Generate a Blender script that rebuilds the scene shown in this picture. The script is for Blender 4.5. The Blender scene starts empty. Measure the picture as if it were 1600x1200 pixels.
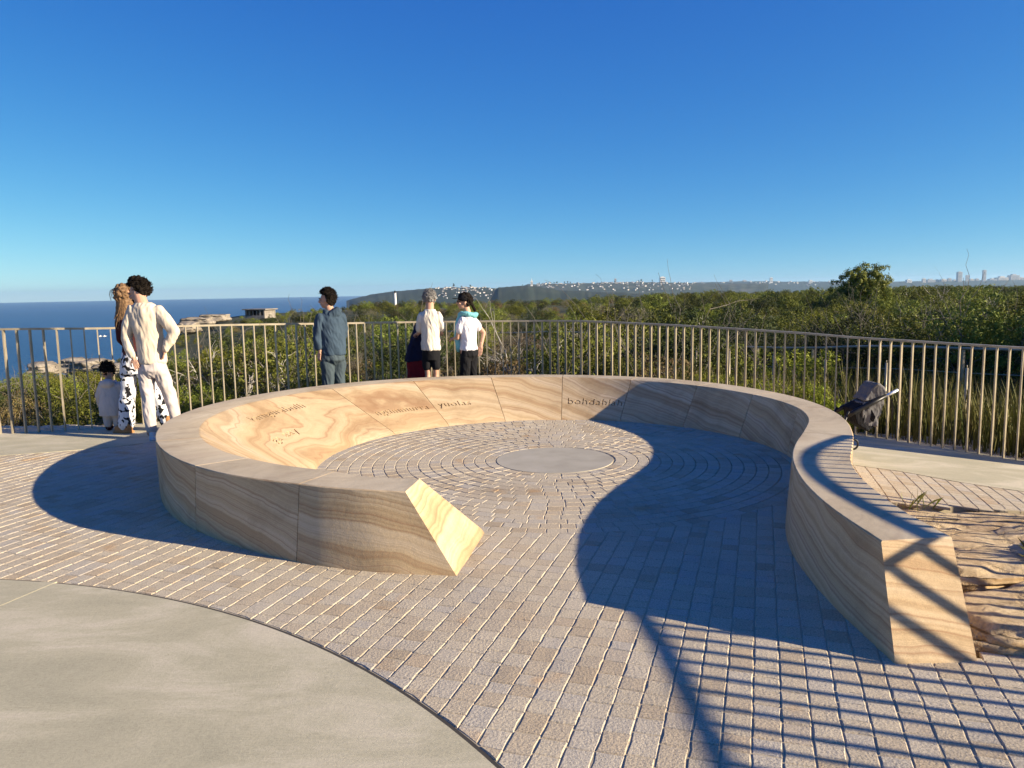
import bpy, bmesh, math, random
import numpy as np
from mathutils import Vector, Matrix, Euler, noise as mnoise

# ------------------------------------------------------------------ camera, sky, sun, exposure
S = bpy.context.scene
COL = S.collection
F = 1202.0; HC = 1.6; PITCH = math.radians(6.98); ROLL = math.atan(.0173)
fw = Vector((0, math.cos(PITCH), -math.sin(PITCH))); u0 = Vector((0, math.sin(PITCH), math.cos(PITCH))); r0 = Vector((1, 0, 0))
RX = r0 * math.cos(ROLL) - u0 * math.sin(ROLL); UP = u0 * math.cos(ROLL) + r0 * math.sin(ROLL)
cam = bpy.data.objects.new('camera', bpy.data.cameras.new('camera')); COL.objects.link(cam)
cam.data.sensor_width = 36; cam.data.lens = 36 * F / 1600; cam.data.clip_end = 60000; cam.data.clip_start = .05
m = Matrix((RX, UP, -fw)).transposed().to_4x4(); m.translation = Vector((0, 0, HC)); cam.matrix_world = m
S.camera = cam
SUN_EL = math.radians(18.15); SUN_AZ = math.radians(-18.7)           # azimuth measured from +x
sdir = Vector((math.cos(SUN_EL) * math.cos(SUN_AZ), math.cos(SUN_EL) * math.sin(SUN_AZ), math.sin(SUN_EL)))
W = bpy.data.worlds.new('World'); S.world = W; W.use_nodes = True
nt = W.node_tree; nt.nodes.clear()
def N(nt, t, **k):
    n = nt.nodes.new(t)
    for a, b in k.items(): setattr(n, a, b)
    return n
L = lambda nt, a, b: nt.links.new(a, b)
wo = N(nt, 'ShaderNodeOutputWorld'); bg = N(nt, 'ShaderNodeBackground'); sky = N(nt, 'ShaderNodeTexSky', sky_type='NISHITA')
sky.sun_disc = False; sky.sun_elevation = SUN_EL; sky.sun_rotation = math.atan2(sdir.x, sdir.y)
sky.altitude = 100; sky.air_density = 1.0; sky.dust_density = 0.35; sky.ozone_density = 3.0
tc = N(nt, 'ShaderNodeTexCoord'); sx = N(nt, 'ShaderNodeSeparateXYZ'); mx = N(nt, 'ShaderNodeMath', operation='MAXIMUM'); mx.inputs[1].default_value = 0
mz = N(nt, 'ShaderNodeMath', operation='MULTIPLY_ADD'); mz.inputs[1].default_value = 1.5; mz.inputs[2].default_value = .075
cx = N(nt, 'ShaderNodeCombineXYZ')
L(nt, tc.outputs['Generated'], sx.inputs[0]); L(nt, sx.outputs[2], mx.inputs[0]); L(nt, sx.outputs[0], cx.inputs[0]); L(nt, sx.outputs[1], cx.inputs[1]); L(nt, mx.outputs[0], mz.inputs[0]); L(nt, mz.outputs[0], cx.inputs[2])
L(nt, cx.outputs[0], sky.inputs[0])
# the camera's rendering of the sky: per-channel response
sc_ = N(nt, 'ShaderNodeSeparateColor'); cc_ = N(nt, 'ShaderNodeCombineColor'); L(nt, sky.outputs[0], sc_.inputs[0])
for i_, (g_, k_) in enumerate(((1.90, .200), (1.14, .575), (.50, 1.66))):
    p_ = N(nt, 'ShaderNodeMath', operation='POWER'); p_.inputs[1].default_value = g_; q_ = N(nt, 'ShaderNodeMath', operation='MULTIPLY'); q_.inputs[1].default_value = k_
    L(nt, sc_.outputs[i_], p_.inputs[0]); L(nt, p_.outputs[0], q_.inputs[0]); z_ = N(nt, 'ShaderNodeMath', operation='ADD'); z_.inputs[1].default_value = (.022, 0, 0)[i_]; L(nt, q_.outputs[0], z_.inputs[0]); L(nt, z_.outputs[0], cc_.inputs[i_])
L(nt, cc_.outputs[0], bg.inputs[0]); L(nt, bg.outputs[0], wo.inputs[0])
bg.inputs[1].default_value = .095
sl = bpy.data.lights.new('sun', 'SUN'); sl.energy = 5.0; sl.angle = math.radians(.55); sl.color = (1, .85, .63)
so = bpy.data.objects.new('sun', sl); COL.objects.link(so); so.rotation_euler = sdir.to_track_quat('Z', 'Y').to_euler(); so.location = sdir * 50
S.view_settings.view_transform = 'Standard'; S.view_settings.look = 'None'; S.view_settings.gamma = 1; S.view_settings.exposure = 1.24
S.render.resolution_x = 1024; S.render.resolution_y = 768
S.render.engine = 'CYCLES'

# ------------------------------------------------------------------ helpers
rnd = random.Random(7)
def un(px, py, z=0.):
    d = fw * F + RX * (px - 800) + UP * (600 - py); t = (z - HC) / d.z
    return (d.x * t, d.y * t)
def mesh_obj(name, verts, faces, mat=None, parent=None, smooth=False, loc=None):
    me = bpy.data.meshes.new(name); me.from_pydata([tuple(v) for v in verts], [], [tuple(f) for f in faces]); me.update()
    o = bpy.data.objects.new(name, me); COL.objects.link(o)
    if mat:
        for q in (mat if isinstance(mat, (list, tuple)) else [mat]): me.materials.append(q)
    if parent: o.parent = parent
    if smooth: me.polygons.foreach_set('use_smooth', [True] * len(me.polygons))
    if loc: o.location = loc
    return o
def tag(o, label=None, cat=None, group=None, kind=None):
    if label: o['label'] = label
    if cat: o['category'] = cat
    if group: o['group'] = group
    if kind: o['kind'] = kind
    return o
def thing(name, label, cat, loc=(0, 0, 0), rz=0, group=None):
    o = bpy.data.objects.new(name, None); COL.objects.link(o); o.location = loc; o.rotation_euler = (0, 0, rz); o.empty_display_size = .2
    return tag(o, label, cat, group)
class MB:
    def __init__(s): s.v = []; s.f = []; s.m = []
    def add(s, vs, fs, mi=0):
        b = len(s.v); s.v += [tuple(v) for v in vs]; s.f += [tuple(i + b for i in f) for f in fs]; s.m += [mi] * len(fs)
    def box(s, c, d, rot=None, mi=0, taper=1):
        hx, hy, hz = d[0] / 2, d[1] / 2, d[2] / 2; vs = []
        for z in (-1, 1):
            k = taper if z > 0 else 1
            for x, y in ((-1, -1), (1, -1), (1, 1), (-1, 1)):
                v = Vector((x * hx * k, y * hy * k, z * hz))
                if rot: v = rot @ v
                vs.append(v + Vector(c))
        s.add(vs, [(3, 2, 1, 0), (4, 5, 6, 7), (0, 1, 5, 4), (1, 2, 6, 5), (2, 3, 7, 6), (3, 0, 4, 7)], mi)
    def tube(s, pts, rad, n=8, mi=0, flat=1):
        pts = [Vector(p) for p in pts]; k = len(pts); rr = rad if isinstance(rad, (list, tuple)) else [rad] * k; vs = []
        ref = Vector((.13, .21, .97))
        for i, p in enumerate(pts):
            t = (pts[min(i + 1, k - 1)] - pts[max(i - 1, 0)]).normalized()
            if abs(t.dot(ref)) > .97: ref = Vector((1, .1, 0)).normalized()
            a = t.cross(ref).normalized(); b = t.cross(a)
            for j in range(n):
                q = 2 * math.pi * j / n; vs.append(p + a * math.cos(q) * rr[i] + b * math.sin(q) * rr[i] * flat)
        fs = [(i * n + j, i * n + (j + 1) % n, (i + 1) * n + (j + 1) % n, (i + 1) * n + j) for i in range(k - 1) for j in range(n)]
        fs += [tuple(range(n))[::-1], tuple((k - 1) * n + j for j in range(n))]
        s.add(vs, fs, mi)
    def ell(s, c, r, rot=None, n=14, mi=0):
        vs = []; fs = []; h = n // 2
        for i in range(h + 1):
            th = math.pi * i / h
            for j in range(n):
                ph = 2 * math.pi * j / n
                v = Vector((r[0] * math.sin(th) * math.cos(ph), r[1] * math.sin(th) * math.sin(ph), r[2] * math.cos(th)))
                if rot: v = rot @ v
                vs.append(v + Vector(c))
        for i in range(h):
            for j in range(n): fs.append((i * n + j, (i + 1) * n + j, (i + 1) * n + (j + 1) % n, i * n + (j + 1) % n))
        s.add(vs, fs, mi)
    def cap(s, a, ra, b, rb, n=12, mi=0):
        s.tube([a, b], [ra, rb], n, mi); s.ell(a, (ra,) * 3, n=n, mi=mi); s.ell(b, (rb,) * 3, n=n, mi=mi)
    def chain(s, pts, rs, n=12):
        for i in range(len(pts) - 1): s.cap(pts[i], rs[i], pts[i + 1], rs[i + 1], n)
    def loft(s, rings, n=20, mi=0):                                   # ring: (cx,cy,cz,rx,ry[,rotz])
        vs = []; k = len(rings)
        for r in rings:
            a = r[5] if len(r) > 5 else 0; ca, sa = math.cos(a), math.sin(a)
            for j in range(n):
                q = 2 * math.pi * j / n; x = r[3] * math.cos(q); y = r[4] * math.sin(q)
                vs.append((r[0] + x * ca - y * sa, r[1] + x * sa + y * ca, r[2]))
        fs = [(i * n + j, i * n + (j + 1) % n, (i + 1) * n + (j + 1) % n, (i + 1) * n + j) for i in range(k - 1) for j in range(n)]
        fs += [tuple(range(n))[::-1], tuple((k - 1) * n + j for j in range(n))]
        s.add(vs, fs, mi)
    def build(s, name, mat=None, parent=None, smooth=False):
        o = mesh_obj(name, s.v, s.f, mat, parent, smooth)
        if any(s.m): o.data.polygons.foreach_set('material_index', s.m)
        return o
def bake(o):
    dg = bpy.context.evaluated_depsgraph_get(); dg.update()
    me = bpy.data.meshes.new_from_object(o.evaluated_get(dg)); old = o.data; o.modifiers.clear(); o.data = me
    bpy.data.meshes.remove(old); return o
def remesh(o, vox, it=4, disp=0, dsize=.1, seed=0, smoothf=.5):
    r = o.modifiers.new('r', 'REMESH'); r.mode = 'VOXEL'; r.voxel_size = vox; r.use_smooth_shade = True
    if it:
        q = o.modifiers.new('s', 'SMOOTH'); q.iterations = it; q.factor = smoothf
    bake(o)
    if disp:
        me = o.data; n = len(me.vertices); co = np.empty(n * 3); me.vertices.foreach_get('co', co); co = co.reshape(-1, 3)
        no = np.empty(n * 3); me.vertices.foreach_get('normal', no); no = no.reshape(-1, 3)
        for i in range(n):
            p = Vector(co[i]) / dsize + Vector((seed * 7.3, 0, seed))
            q = Vector((p.x, p.y, p.z * .55 + .6 * p.x))
            w = mnoise.noise(q) + .5 * (1 - 2 * abs(mnoise.noise(q * 1.7 + Vector((5, 5, 5)))))
            co[i] += no[i] * w * disp
        me.vertices.foreach_set('co', co.ravel()); me.update()
    me = o.data; me.polygons.foreach_set('use_smooth', [True] * len(me.polygons))
    return o
def copy_tree(o, parent=None):
    c = o.copy(); COL.objects.link(c)
    if parent: c.parent = parent
    for ch in o.children: copy_tree(ch, c)
    return c

# ------------------------------------------------------------------ materials
def mat(name, color, rough=.8, metal=0, spec=.3):
    mt = bpy.data.materials.new(name); mt.use_nodes = True; b = mt.node_tree.nodes['Principled BSDF']
    b.inputs['Base Color'].default_value = (*color, 1); b.inputs['Roughness'].default_value = rough; b.inputs['Metallic'].default_value = metal
    b.inputs['Specular IOR Level'].default_value = spec
    return mt
def rampn(nt, stops, interp='LINEAR'):
    r = N(nt, 'ShaderNodeValToRGB'); r.color_ramp.interpolation = interp; e = r.color_ramp.elements
    while len(e) < len(stops): e.new(.5)
    for q, (p, c) in zip(e, stops): q.position = p; q.color = (*c, 1) if len(c) == 3 else c
    return r
def noisen(nt, vec, scale, detail=4, rough=.55, dim='3D'):
    n = N(nt, 'ShaderNodeTexNoise'); n.noise_dimensions = dim; n.inputs['Scale'].default_value = scale; n.inputs['Detail'].default_value = detail; n.inputs['Roughness'].default_value = rough
    if vec is not None: L(nt, vec, n.inputs['W' if dim == '1D' else 'Vector'])
    return n
def math_(nt, op, a, b=None, c=None):
    n = N(nt, 'ShaderNodeMath', operation=op)
    for i, v in enumerate((a, b, c)):
        if v is None: continue
        if isinstance(v, (int, float)): n.inputs[i].default_value = v
        else: L(nt, v, n.inputs[i])
    return n.outputs[0]
def mixc(nt, fac, a, b, mode='MIX'):
    n = N(nt, 'ShaderNodeMix', data_type='RGBA', blend_type=mode)
    for i, v in ((0, fac), (6, a), (7, b)):
        if isinstance(v, (int, float)): n.inputs[i].default_value = v
        elif isinstance(v, tuple): n.inputs[i].default_value = (*v, 1)
        else: L(nt, v, n.inputs[i])
    return n.outputs[2]
def bump(nt, h, dist, strength=1.0):
    b = N(nt, 'ShaderNodeBump'); b.inputs['Distance'].default_value = dist; b.inputs['Strength'].default_value = strength; L(nt, h, b.inputs['Height'])
    L(nt, b.outputs[0], nt.nodes['Principled BSDF'].inputs['Normal']); return b
def varied(name, cols, scale, rough=.9, bumpd=0, bscale=None, detail=5, island=0, metal=0, spec=.3, coord='Object'):
    mt = mat(name, cols[0], rough, metal, spec); t = mt.node_tree; b = t.nodes['Principled BSDF']
    co = N(t, 'ShaderNodeTexCoord').outputs[coord]
    nz = noisen(t, co, scale, detail); k = len(cols)
    r = rampn(t, [(.3 + .4 * i / max(1, k - 1), c) for i, c in enumerate(cols)]); L(t, nz.outputs[0], r.inputs[0]); out = r.outputs[0]
    if island:
        g = N(t, 'ShaderNodeNewGeometry'); hs = N(t, 'ShaderNodeHueSaturation'); L(t, out, hs.inputs['Color'])
        L(t, math_(t, 'MULTIPLY_ADD', g.outputs['Random Per Island'], island, 1 - island * .5), hs.inputs['Value']); out = hs.outputs[0]
    L(t, out, b.inputs['Base Color'])
    if bumpd:
        n2 = noisen(t, co, bscale or scale * 4, 6, .6); bump(t, n2.outputs[0], bumpd)
    return mt
def sandstone():
    mt = mat('banded_sandstone', (.5, .4, .27), .85); t = mt.node_tree; b = t.nodes['Principled BSDF']
    co = N(t, 'ShaderNodeTexCoord').outputs['Object']; oi = N(t, 'ShaderNodeObjectInfo')
    off = N(t, 'ShaderNodeVectorMath', operation='SCALE'); off.inputs[0].default_value = (7, 13, 3); L(t, oi.outputs['Random'], off.inputs['Scale'])
    ad = N(t, 'ShaderNodeVectorMath', operation='ADD'); L(t, co, ad.inputs[0]); L(t, off.outputs[0], ad.inputs[1])
    big = noisen(t, ad.outputs[0], .95, 2.5, .45); sm = noisen(t, ad.outputs[0], 4.5, 3, .5)
    sp = N(t, 'ShaderNodeSeparateXYZ'); L(t, co, sp.inputs[0])
    tilt = math_(t, 'ADD', math_(t, 'MULTIPLY', sp.outputs[0], .18), math_(t, 'MULTIPLY', sp.outputs[1], -.12))
    f = math_(t, 'ADD', math_(t, 'ADD', sp.outputs[2], tilt), math_(t, 'MULTIPLY', big.outputs[0], .29))
    f = math_(t, 'ADD', f, math_(t, 'MULTIPLY', sm.outputs[0], .035))
    f = math_(t, 'ADD', f, math_(t, 'MULTIPLY', oi.outputs['Random'], 9.0))
    w1 = noisen(t, f, 8.5, 2, .5, '1D'); w2 = noisen(t, f, 40, 3, .65, '1D')
    w3 = noisen(t, math_(t, 'ADD', f, 31.7), 11, 1, .5, '1D')
    base = rampn(t, [(.28, (.44, .305, .17)), (.42, (.50, .37, .215)), (.58, (.54, .415, .26)), (.75, (.56, .445, .30))]); L(t, w1.outputs[0], base.inputs[0])
    fine = rampn(t, [(.32, (.84, .79, .73)), (.6, (1.05, 1.04, 1.02))]); L(t, w2.outputs[0], fine.inputs[0])
    c = mixc(t, 1.0, base.outputs[0], fine.outputs[0], 'MULTIPLY')
    d = math_(t, 'ABSOLUTE', math_(t, 'SUBTRACT', w3.outputs[0], .54))
    line = math_(t, 'SUBTRACT', 1.0, math_(t, 'MULTIPLY', d, 30.0)); line = math_(t, 'MAXIMUM', line, 0.0)
    c = mixc(t, math_(t, 'MULTIPLY', line, .55), c, (.29, .15, .075))
    # weathering: tops a touch greyer
    g = N(t, 'ShaderNodeNewGeometry'); sn = N(t, 'ShaderNodeSeparateXYZ'); L(t, g.outputs['True Normal'], sn.inputs[0])
    grey = math_(t, 'MULTIPLY', math_(t, 'GREATER_THAN', sn.outputs[2], .985), .62)
    dirt = noisen(t, ad.outputs[0], 2.2, 5, .65); dr = rampn(t, [(.35, (.42, .375, .28)), (.7, (.54, .485, .365))]); L(t, dirt.outputs[0], dr.inputs[0])
    c = mixc(t, grey, c, dr.outputs[0])
    st = noisen(t, co, 1.7, 7, .7); stm = rampn(t, [(.33, (.80, .78, .76)), (.5, (1, 1, 1)), (.72, (1.05, 1.04, 1.03))]); L(t, st.outputs[0], stm.inputs[0]); c = mixc(t, 1.0, c, stm.outputs[0], 'MULTIPLY')
    gr = noisen(t, co, 260, 2, .5); gm = rampn(t, [(.3, (.82, .82, .82)), (.7, (1.12, 1.11, 1.10))]); L(t, gr.outputs[0], gm.inputs[0])
    c = mixc(t, 1.0, c, gm.outputs[0], 'MULTIPLY')
    L(t, c, b.inputs['Base Color'])
    h = math_(t, 'ADD', math_(t, 'MULTIPLY', gr.outputs[0], .5), noisen(t, co, 35, 5, .6).outputs[0]); bump(t, h, .002, .8)
    return mt
def settmat():
    mt = mat('split_stone', (.4, .34, .28), .9); t = mt.node_tree; b = t.nodes['Principled BSDF']
    co = N(t, 'ShaderNodeTexCoord').outputs['Object']; g = N(t, 'ShaderNodeNewGeometry')
    r = rampn(t, [(0, (.41, .335, .235)), (.12, (.455, .385, .285)), (.4, (.475, .415, .315)), (.7, (.50, .44, .34)), (.93, (.45, .41, .345)), (1, (.47, .38, .265))]); L(t, g.outputs['Random Per Island'], r.inputs[0])
    big = noisen(t, co, .7, 4, .6); bm = rampn(t, [(.28, (.80, .77, .73)), (.45, (.98, .96, .93)), (.7, (1.09, 1.06, 1.0))]); L(t, big.outputs[0], bm.inputs[0])
    c = mixc(t, 1, r.outputs[0], bm.outputs[0], 'MULTIPLY')
    rs = noisen(t, co, 2.6, 3, .5); rm = rampn(t, [(.64, (1, 1, 1)), (.72, (1.0, .84, .68))]); L(t, rs.outputs[0], rm.inputs[0]); c = mixc(t, 1, c, rm.outputs[0], 'MULTIPLY')
    gr = noisen(t, co, 140, 4, .7); gm = rampn(t, [(.32, (.55, .53, .50)), (.52, (1.0, 1.0, 1.0)), (.70, (1.32, 1.29, 1.22))]); L(t, gr.outputs[0], gm.inputs[0])
    c = mixc(t, 1, c, gm.outputs[0], 'MULTIPLY'); L(t, c, b.inputs['Base Color'])
    h = noisen(t, co, 75, 4, .6); bump(t, h.outputs[0], .0045, .8); return mt
def concrete():
    mt = mat('broomed_concrete', (.4, .38, .33), .9); t = mt.node_tree; b = t.nodes['Principled BSDF']
    co = N(t, 'ShaderNodeTexCoord').outputs['Object']
    mp = N(t, 'ShaderNodeMapping'); mp.inputs['Rotation'].default_value = (0, 0, -.5); mp.inputs['Scale'].default_value = (1, 2.2, 1); L(t, co, mp.inputs[0])
    a = noisen(t, mp.outputs[0], 1.1, 9, .66); a.inputs['Distortion'].default_value = .7
    r = rampn(t, [(.30, (.37, .34, .235)), (.47, (.43, .39, .27)), (.53, (.475, .43, .305)), (.64, (.545, .485, .36))]); L(t, a.outputs[0], r.inputs[0])
    gr = noisen(t, co, 75, 8, .85); gm = rampn(t, [(.3, (.80, .79, .78)), (.5, (1, 1, 1)), (.7, (1.15, 1.14, 1.11))]); L(t, gr.outputs[0], gm.inputs[0])
    c = mixc(t, 1, r.outputs[0], gm.outputs[0], 'MULTIPLY')
    sp = noisen(t, co, 70, 1, .3); sm = rampn(t, [(.80, (1, 1, 1)), (.82, (.7, .68, .62))], 'LINEAR'); L(t, sp.outputs[0], sm.inputs[0])
    c = mixc(t, 1, c, sm.outputs[0], 'MULTIPLY'); L(t, c, b.inputs['Base Color'])
    mp2 = N(t, 'ShaderNodeMapping'); mp2.inputs['Rotation'].default_value = (0, 0, -.9); mp2.inputs['Scale'].default_value = (8, 140, 1); L(t, co, mp2.inputs[0])
    br = noisen(t, mp2.outputs[0], 1, 2, .5); h = math_(t, 'ADD', math_(t, 'MULTIPLY', br.outputs[0], .4), gr.outputs[0]); bump(t, h, .0022, .7); return mt
def leafmat(name, cols, spec=.12, tr=.12):
    mt = mat(name, cols[0], .55, 0, spec); t = mt.node_tree; b = t.nodes['Principled BSDF']
    g = N(t, 'ShaderNodeNewGeometry'); k = len(cols); oi = N(t, 'ShaderNodeObjectInfo')
    r = rampn(t, [(i / max(1, k - 1), c) for i, c in enumerate(cols)]); L(t, g.outputs['Random Per Island'], r.inputs[0])
    hs = N(t, 'ShaderNodeHueSaturation'); L(t, r.outputs[0], hs.inputs['Color'])
    L(t, math_(t, 'MULTIPLY_ADD', oi.outputs['Random'], .045, .478), hs.inputs['Hue'])
    co = N(t, 'ShaderNodeTexCoord').outputs['Object']; nz = noisen(t, co, 3.5, 3, .6)
    L(t, math_(t, 'MULTIPLY', math_(t, 'MULTIPLY_ADD', nz.outputs[0], 1.5, .25), math_(t, 'MULTIPLY_ADD', oi.outputs['Random'], .8, .6)), hs.inputs['Value'])
    L(t, hs.outputs[0], b.inputs['Base Color'])
    tl = N(t, 'ShaderNodeBsdfTranslucent'); L(t, hs.outputs[0], tl.inputs[0]); ms = N(t, 'ShaderNodeMixShader'); ms.inputs[0].default_value = tr
    o = t.nodes['Material Output']; L(t, b.outputs[0], ms.inputs[1]); L(t, tl.outputs[0], ms.inputs[2]); L(t, ms.outputs[0], o.inputs[0]); return mt
def cloth(name, c, var=.12, bs=900, rough=.95):
    c2 = tuple(x * (1 - var) for x in c); c3 = tuple(min(1, x * (1 + var)) for x in c)
    return varied(name, [c2, c, c3], 6, rough, .0008, bs, spec=.15)

M = dict(stone=sandstone(), sett=settmat(), conc=concrete(),
    mortar=varied('sand_mortar', [(.33, .275, .19), (.43, .365, .255)], 6, 1, .001, 120),
    joint=mat('dark_joint', (.05, .045, .04), .9), disc=varied('honed_granite', [(.31, .28, .225), (.36, .33, .265), (.40, .365, .30)], 3, .95, .0006, 200),
    metal=varied('weathered_steel', [(.26, .22, .155), (.34, .29, .205), (.41, .35, .255)], 7, .40, 0, metal=.25, spec=.5),
    rock=varied('heath_sandstone', [(.20, .13, .075), (.38, .28, .18), (.50, .40, .27), (.44, .35, .25)], 1.7, .95, .02, 14, detail=9),
    paler=varied('bleached_rock', [(.10, .085, .065), (.24, .205, .16), (.33, .29, .235)], .5, .95, .05, 3, detail=8),
    soil=varied('heath_soil', [(.022, .030, .010), (.035, .042, .015), (.055, .055, .022), (.035, .045, .014)], .35, 1, .04, 6, detail=8),
    bark=varied('grey_bark', [(.10, .085, .07), (.2, .18, .15)], 9, .95),
    white=varied('bleached_wood', [(.30, .27, .23), (.50, .47, .42)], 9, .8),
    leafA=leafmat('banksia_leaf', [(.075, .088, .015), (.108, .124, .019), (.145, .158, .026), (.19, .195, .038)]),
    leafB=leafmat('bright_heath_leaf', [(.14, .16, .015), (.18, .195, .02), (.23, .235, .028)]),
    leafC=leafmat('rusty_heath_leaf', [(.10, .07, .034), (.14, .09, .04), (.15, .12, .05)]),
    leafD=leafmat('grey_heath_leaf', [(.12, .115, .07), (.15, .135, .09), (.17, .155, .11)]),
    leafE=leafmat('dark_tea_tree_leaf', [(.028, .037, .011), (.04, .05, .014), (.058, .066, .018)]),
    reed=leafmat('reed_blade', [(.09, .11, .02), (.17, .18, .04), (.22, .20, .07), (.10, .14, .02)]),
    skin=varied('skin', [(.42, .24, .16), (.50, .30, .21)], 9, .6, spec=.35), skin2=varied('tanned_skin', [(.36, .18, .11), (.44, .24, .15)], 9, .6, spec=.35),
    hair=varied('dark_curly_hair', [(.006, .005, .004), (.016, .012, .009)], 60, .8, .006, 110, spec=.08), hairg=varied('grey_hair', [(.10, .095, .09), (.24, .23, .22)], 60, .7, .003, 90),
    hairb=varied('honey_hair', [(.07, .038, .018), (.24, .14, .065)], 40, .6, .003, 90),
    cream=cloth('cream_fleece', (.55, .47, .365)), lilac=cloth('pale_trousers', (.50, .44, .41)), navy=cloth('blue_fleece', (.042, .066, .095)), jean=cloth('blue_grey_trousers', (.055, .075, .088)),
    tee=cloth('cream_cotton', (.60, .55, .46)), wtee=cloth('white_cotton', (.64, .63, .66)), black=cloth('black_cloth', (.012, .012, .014)), teal=cloth('aqua_fleece', (.16, .42, .46)),
    plum=cloth('dark_brown_top', (.06, .018, .018)), grey=cloth('grey_cloth', (.30, .29, .28)), dnavy=cloth('navy_cloth', (.016, .018, .045)), red=cloth('dark_red_cloth', (.20, .015, .02)),
    tan=mat('tan_suede', (.34, .17, .07), .9), shoe=mat('white_trainer', (.5, .53, .58), .7), blk=mat('black_frame', (.012, .012, .013), .4), chrome=mat('chrome', (.75, .74, .72), .38, .8),
    pram=cloth('charcoal_fabric', (.13, .125, .125)), paint=mat('white_render', (.70, .68, .63), .8), roof=mat('terracotta_roof', (.22, .10, .06), .9), roofg=mat('grey_roof', (.16, .16, .17), .8),
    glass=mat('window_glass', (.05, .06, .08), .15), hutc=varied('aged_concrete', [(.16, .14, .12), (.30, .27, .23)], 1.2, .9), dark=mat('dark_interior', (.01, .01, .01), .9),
    tower=mat('tower_concrete', (.42, .40, .38), .8), town=mat('cream_render', (.55, .50, .43), .8))
def cowmat():
    mt = mat('cow_print_cloth', (.7, .7, .7), .9); t = mt.node_tree; b = t.nodes['Principled BSDF']
    co = N(t, 'ShaderNodeTexCoord').outputs['Object']; n = noisen(t, co, 20, 1.0, .4); n.inputs['Distortion'].default_value = .5
    r = rampn(t, [(.555, (.62, .62, .64)), (.575, (.008, .008, .01))]); L(t, n.outputs[0], r.inputs[0]); L(t, r.outputs[0], b.inputs['Base Color']); return mt
M['cow'] = cowmat()
def layered():
    mt = mat('layered_sandstone', (.4, .3, .2), .95); t = mt.node_tree; b = t.nodes['Principled BSDF']; co = N(t, 'ShaderNodeTexCoord').outputs['Object']
    mp = N(t, 'ShaderNodeMapping'); mp.inputs['Scale'].default_value = (2.0, 2.6, 20); L(t, co, mp.inputs[0]); a = noisen(t, mp.outputs[0], 1.1, 8, .7); a.inputs['Distortion'].default_value = .6
    r = rampn(t, [(.3, (.20, .12, .06)), (.42, (.44, .29, .15)), (.55, (.58, .42, .24)), (.7, (.64, .50, .31))]); L(t, a.outputs[0], r.inputs[0])
    g = noisen(t, co, 16, 9, .78); gm = rampn(t, [(.3, (.6, .57, .52)), (.6, (1.1, 1.08, 1.02))]); L(t, g.outputs[0], gm.inputs[0])
    tp = noisen(t, co, 3.2, 8, .7); tr_ = rampn(t, [(.30, (.34, .23, .13)), (.45, (.52, .39, .24)), (.6, (.60, .48, .31)), (.7, (.64, .54, .39))]); L(t, tp.outputs[0], tr_.inputs[0])
    ge = N(t, 'ShaderNodeNewGeometry'); sn = N(t, 'ShaderNodeSeparateXYZ'); L(t, ge.outputs['Normal'], sn.inputs[0]); k = rampn(t, [(.55, (0, 0, 0)), (.8, (1, 1, 1))]); L(t, sn.outputs[2], k.inputs[0])
    L(t, mixc(t, 1, mixc(t, k.outputs[0], r.outputs[0], tr_.outputs[0]), gm.outputs[0], 'MULTIPLY'), b.inputs['Base Color'])
    vo = N(t, 'ShaderNodeTexVoronoi'); vo.feature = 'DISTANCE_TO_EDGE'; vo.inputs['Scale'].default_value = 3.1; wv = N(t, 'ShaderNodeVectorMath', operation='ADD'); L(t, co, wv.inputs[0]); ws = N(t, 'ShaderNodeVectorMath', operation='SCALE'); ws.inputs['Scale'].default_value = .25; L(t, tp.outputs[1], ws.inputs[0]); L(t, ws.outputs[0], wv.inputs[1]); L(t, wv.outputs[0], vo.inputs['Vector'])
    cr = math_(t, 'MINIMUM', math_(t, 'MULTIPLY', vo.outputs['Distance'], 9.0), .5)
    h = math_(t, 'ADD', math_(t, 'ADD', math_(t, 'MULTIPLY', a.outputs[0], .5), math_(t, 'MULTIPLY', g.outputs[0], .8)), cr); bump(t, h, .022, 1.0); return mt
M['layered'] = layered()
def seamat():
    mt = mat('sea_water', (.006, .045, .115), .32, 0, .5); t = mt.node_tree; co = N(t, 'ShaderNodeTexCoord').outputs['Object']
    mp = N(t, 'ShaderNodeMapping'); mp.inputs['Scale'].default_value = (1, 1.6, 1); L(t, co, mp.inputs[0])
    n = noisen(t, mp.outputs[0], .05, 8, .6); bump(t, n.outputs[0], 7.0, 1)
    n2 = noisen(t, mp.outputs[0], .0009, 6, .6); r = rampn(t, [(.3, (.004, .036, .095)), (.7, (.009, .058, .14))]); L(t, n2.outputs[0], r.inputs[0]); L(t, r.outputs[0], t.nodes['Principled BSDF'].inputs['Base Color']); return mt
M['sea'] = seamat()

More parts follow.
